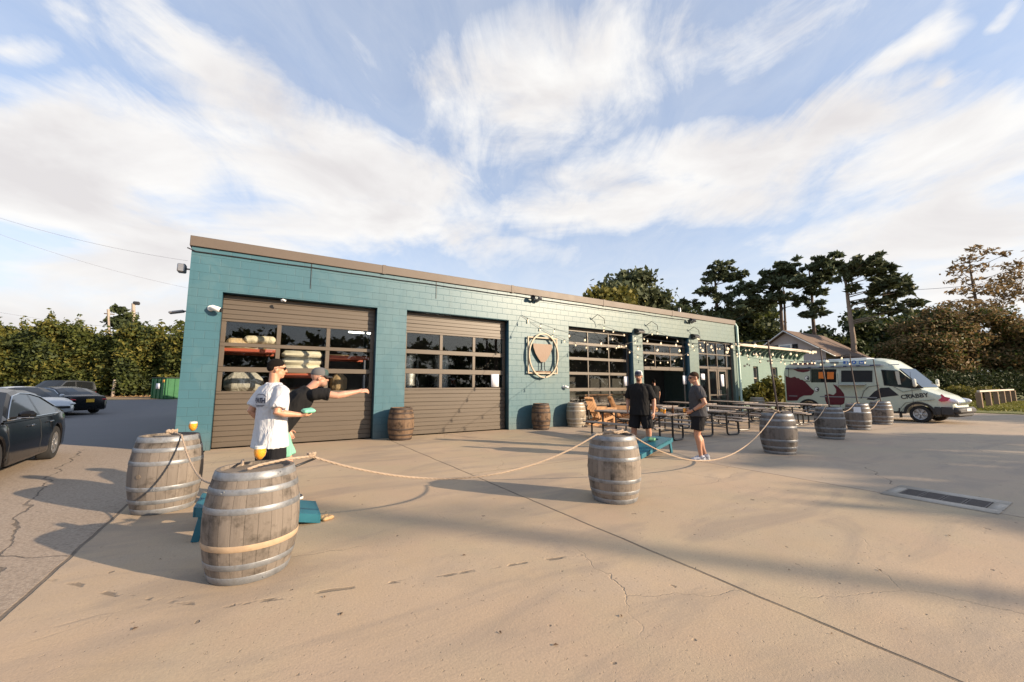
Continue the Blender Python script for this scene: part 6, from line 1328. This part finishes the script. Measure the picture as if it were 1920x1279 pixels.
pix_tree('small_tree', 'small tree standing above the hedge between two poles', 230, 574, 46, [(220, 580, 12, 7, 200), (232, 592, 14, 8, 260), (224, 604, 18, 9, 320), (244, 608, 14, 8, 220), (212, 610, 10, 7, 120)], .15, DECD, .34, 53, zb=.6, asp=1.4, flat=0)
pix_tree('small_tree', 'wispy little tree above the hedge close to the building edge', 338, 600, 42, [(336, 606, 12, 7, 90), (328, 618, 14, 7, 110), (344, 620, 12, 8, 110)], .08, DEC, .24, 54, zb=.6, asp=1.6, flat=0)
def pole(px, ytop, dep, label, r, lamp=False, leanpx=0):
    b_ = at(px - leanpx, 730, dep); tp = at(px, ytop, dep); t = thing('utility_pole', label, 'pole', (b_.x, b_.y, .5)); d = tp - b_
    m = MB(); m.tube([(0, 0, 0), (d.x, d.y, tp.z - .5)], [r * 1.15, r], 10); m.build('shaft', simple('pole_wood', (.36, .30, .25), .85, var=.3), t)
    if lamp:
        m = MB(); m.box((d.x + .25, d.y, tp.z - .45), (.55, .4, .35), .08); m.tube([(d.x, d.y, tp.z - .6), (d.x + .2, d.y, tp.z - .45)], .05); m.build('lamp_head', M_BLK, t)
    else: m = MB(); m.beam((d.x - .3, d.y, tp.z - 1.0), (d.x + .5, d.y + .2, tp.z - 1.0), .08, .1); m.build('crossarm', M_BARK, t)
pole(203, 580, 44, 'thin leaning pole without a lamp above the hedge', .12, False, -8); pole(250, 569, 43, 'straight pole carrying a black lamp head above the hedge', .15, True, -5)
b_ = at(211, 738, 33.5); m = MB(); m.tube([(0, 0, -.1), (.06, 0, 1.55)], [.11, .10], 8); o = m.build('short_post', simple('pole_wood', (.36, .30, .25), .85)); o.location = (b_.x, b_.y, .45); tag(o, 'short bare wooden post in front of the hedge', 'post')
d_ = at(309, 747, 29.0); dm = thing('dumpster', 'green steel dumpster with a white notice by the hedge', 'dumpster', (d_.x, d_.y, .42), rad(38))
M_DG = simple('dumpster_green', (.022, .12, .045), .5, var=.3, scale=3); Lx, Ly, Hz = 2.0, 1.7, 1.62
m = MB(); m.span((0, 0, .12), (Lx, Ly, Hz), .02)
for k in range(5): m.span((.12 + k * .42, -.05, .14), (.2 + k * .42, .0, Hz - .02), .01)
for k in range(4): m.span((-.05, .15 + k * .44, .14), (0, .22 + k * .44, Hz - .02), .01)
m.build('body', M_DG, dm)
m = MB(); m.span((-.04, -.06, Hz + .002), (Lx + .04, Ly + .04, Hz + .07), .02); m.build('lid', simple('dumpster_lid', (.02, .03, .025), .6), dm)
for x_, y_ in ((.2, .2), (Lx - .2, .2), (.2, Ly - .2), (Lx - .2, Ly - .2)): m = MB(); m.lathe([(.06, -.04), (.06, .04)], 12, (0, 0, 0), M=Matrix.Translation((x_, y_, .06)) @ Matrix.Rotation(rad(90), 4, 'X')); m.build('caster', M_BLK, dm)
m = MB(); m.span((-.058, .62, .85), (-.052, 1.05, 1.25)); m.build('notice', simple('paper', (.72, .73, .8), .7), dm); m = MB(); m.span((-.058, .12, 1.32), (-.052, .35, 1.52)); m.build('orange_sticker', simple('sticker_orange', (.7, .3, .05), .6), dm)
# litter of earth along the hedge foot
e0 = [at(x, 740, 34.2 - abs(x - 150) * .004) for x in range(-120, 360, 20)]
tag(leaves('ground_litter', [((p.x, p.y, .55), (.9, .9, .12), 120) for p in e0], [DECB, simple('dead_leaf2', (.24, .15, .08), .9)], None, .14, 1.4, 57, .6, .1), 'dry leaves and weeds along the hedge foot', 'leaves', kind='stuff')
# overhead wires
def wire(a, b_, sg, label, r=.014, n=14):
    m = MB(); P = sag(a, b_, sg, n); m.tube(P, r, 5); tag(m.build('overhead_wire', simple('wire_grey', (.25, .26, .32), .6)), label, 'wire', 'overhead wires across the sky')
wire(at(-40, 396, 40), at(352, 489, 40), .5, 'highest overhead wire sloping towards the roof corner'); wire(at(-40, 425, 42), at(352, 540, 48), .5, 'middle overhead wire sloping towards the building corner'); wire(at(-40, 578, 40), at(199, 612, 44), .2, 'lowest overhead wire ending at the leaning pole'); wire(at(1640, 545, 60), at(2000, 510, 50), .6, 'overhead wire between the wind-swept pine and the sparse tree', .03)
# ------------------------------------------------------------------ street behind the camera: what the glass mirrors and what throws the long shadows
SH = V3((.62, -.785, 0)).normalized()
def shadow_caster(gx_, gy_, dist): p = V3((gx_, gy_, 0)) + SH * dist; return (p.x, p.y, 0)
b_ = shadow_caster(3.2, 2.45, 44); t = thing('street_pole', 'tall street pole across the road', 'pole', b_); m = MB(); m.tube([(0, 0, 0), (0, 0, 16.3)], [.18, .14], 12); m.build('shaft', M_BARK, t); m = MB(); m.beam((-1, 0, 15.6), (1, 0, 15.6), .12, .14); m.build('crossarm', M_BARK, t)
def roadside(gx_, gy_, zc, dist, H, cl, seed, label):
    b_ = shadow_caster(gx_, gy_, dist); return tree('roadside_tree', label, b_, H, .28, cl, DECD, .42, 1.5, .1, seed, group='trees across the street')
roadside(12.8, 3.2, 0, 30, 12.5, [(-2.2, 0, 9.6, 2.6, 1.6, 1.1, 420), (1.6, .6, 10.3, 2.4, 1.6, 1.2, 420), (0, 0, 11.6, 1.8, 1.4, .9, 300), (-4, -1, 9.0, 1.5, 1.2, .7, 200), (3.6, 1, 9.2, 1.6, 1.2, .7, 200)], 61, 'thin tree across the street with tiered branches')
roadside(9.5, -.8, 0, 28, 11, [(-1.2, 0, 8.6, 1.8, 1.2, .8, 260), (1.2, .4, 9.2, 1.6, 1.2, .8, 260), (0, 0, 10, 1.2, 1, .6, 160)], 62, 'smaller tree across the street')
roadside(30.5, 1.5, 0, 22, 9, [(-2.0, 0, 6.8, 2.6, 1.8, 1.2, 420), (1.8, .6, 7.5, 2.4, 1.8, 1.2, 420), (0, 0, 8.6, 1.8, 1.4, .9, 300)], 63, 'tree beside the street near the lawn')
cl = []
rg_ = random.Random(71)
for i in range(70):
    x = -30 + i * 2.2
    for z in (1, 2.8, 4.6, 6.4, 8.0): cl.append(((x + rg_.uniform(-1, 1), -47 + rg_.uniform(-2, 2), z + rg_.uniform(-.6, .9)), (1.6, 1.6, 1.25), 60))
tag(leaves('treeline', cl, [DECD, DEC], None, .8, 1.4, 72, 0, .2), 'dark line of trees across the street', 'woodland', kind='stuff')
nh = thing('neighbour_house', 'dark gabled house across the street', 'house', (9, -40, 0))
m = MB(); m.prism([(-5, 0), (5, 0), (5, 3.2), (0, 6.4), (-5, 3.2)], 'y', -9, 0); m.build('wall', simple('dark_siding', (.10, .09, .085), .8), nh, smooth=False)
m = MB()
for s in (-1, 1): m.add([(s * x, y, z) for y in (-9.4, .4) for x, z in ((0, 6.7), (5.6, 3.1), (5.6, 2.95), (0, 6.5))], [(0, 1, 2, 3), (4, 5, 6, 7), (0, 1, 5, 4), (1, 2, 6, 5), (2, 3, 7, 6)])
m.build('roof', M_SHIN, nh, smooth=False); m = MB(); m.span((-.7, .002, 1.2), (.7, .06, 2.6)); m.build('window', M_TINT, nh)
# ------------------------------------------------------------------ render settings
S.render.engine = 'CYCLES'
S.view_settings.view_transform = 'Standard'; S.view_settings.look = 'None'; S.view_settings.exposure = .81; S.view_settings.gamma = 1
S.cycles.use_denoising = True
S.cycles.max_bounces = 8; S.cycles.transparent_max_bounces = 24; S.cycles.diffuse_bounces = 3; S.cycles.glossy_bounces = 3
S.cycles.caustics_reflective = False; S.cycles.caustics_refractive = False; S.cycles.sample_clamp_indirect = 6
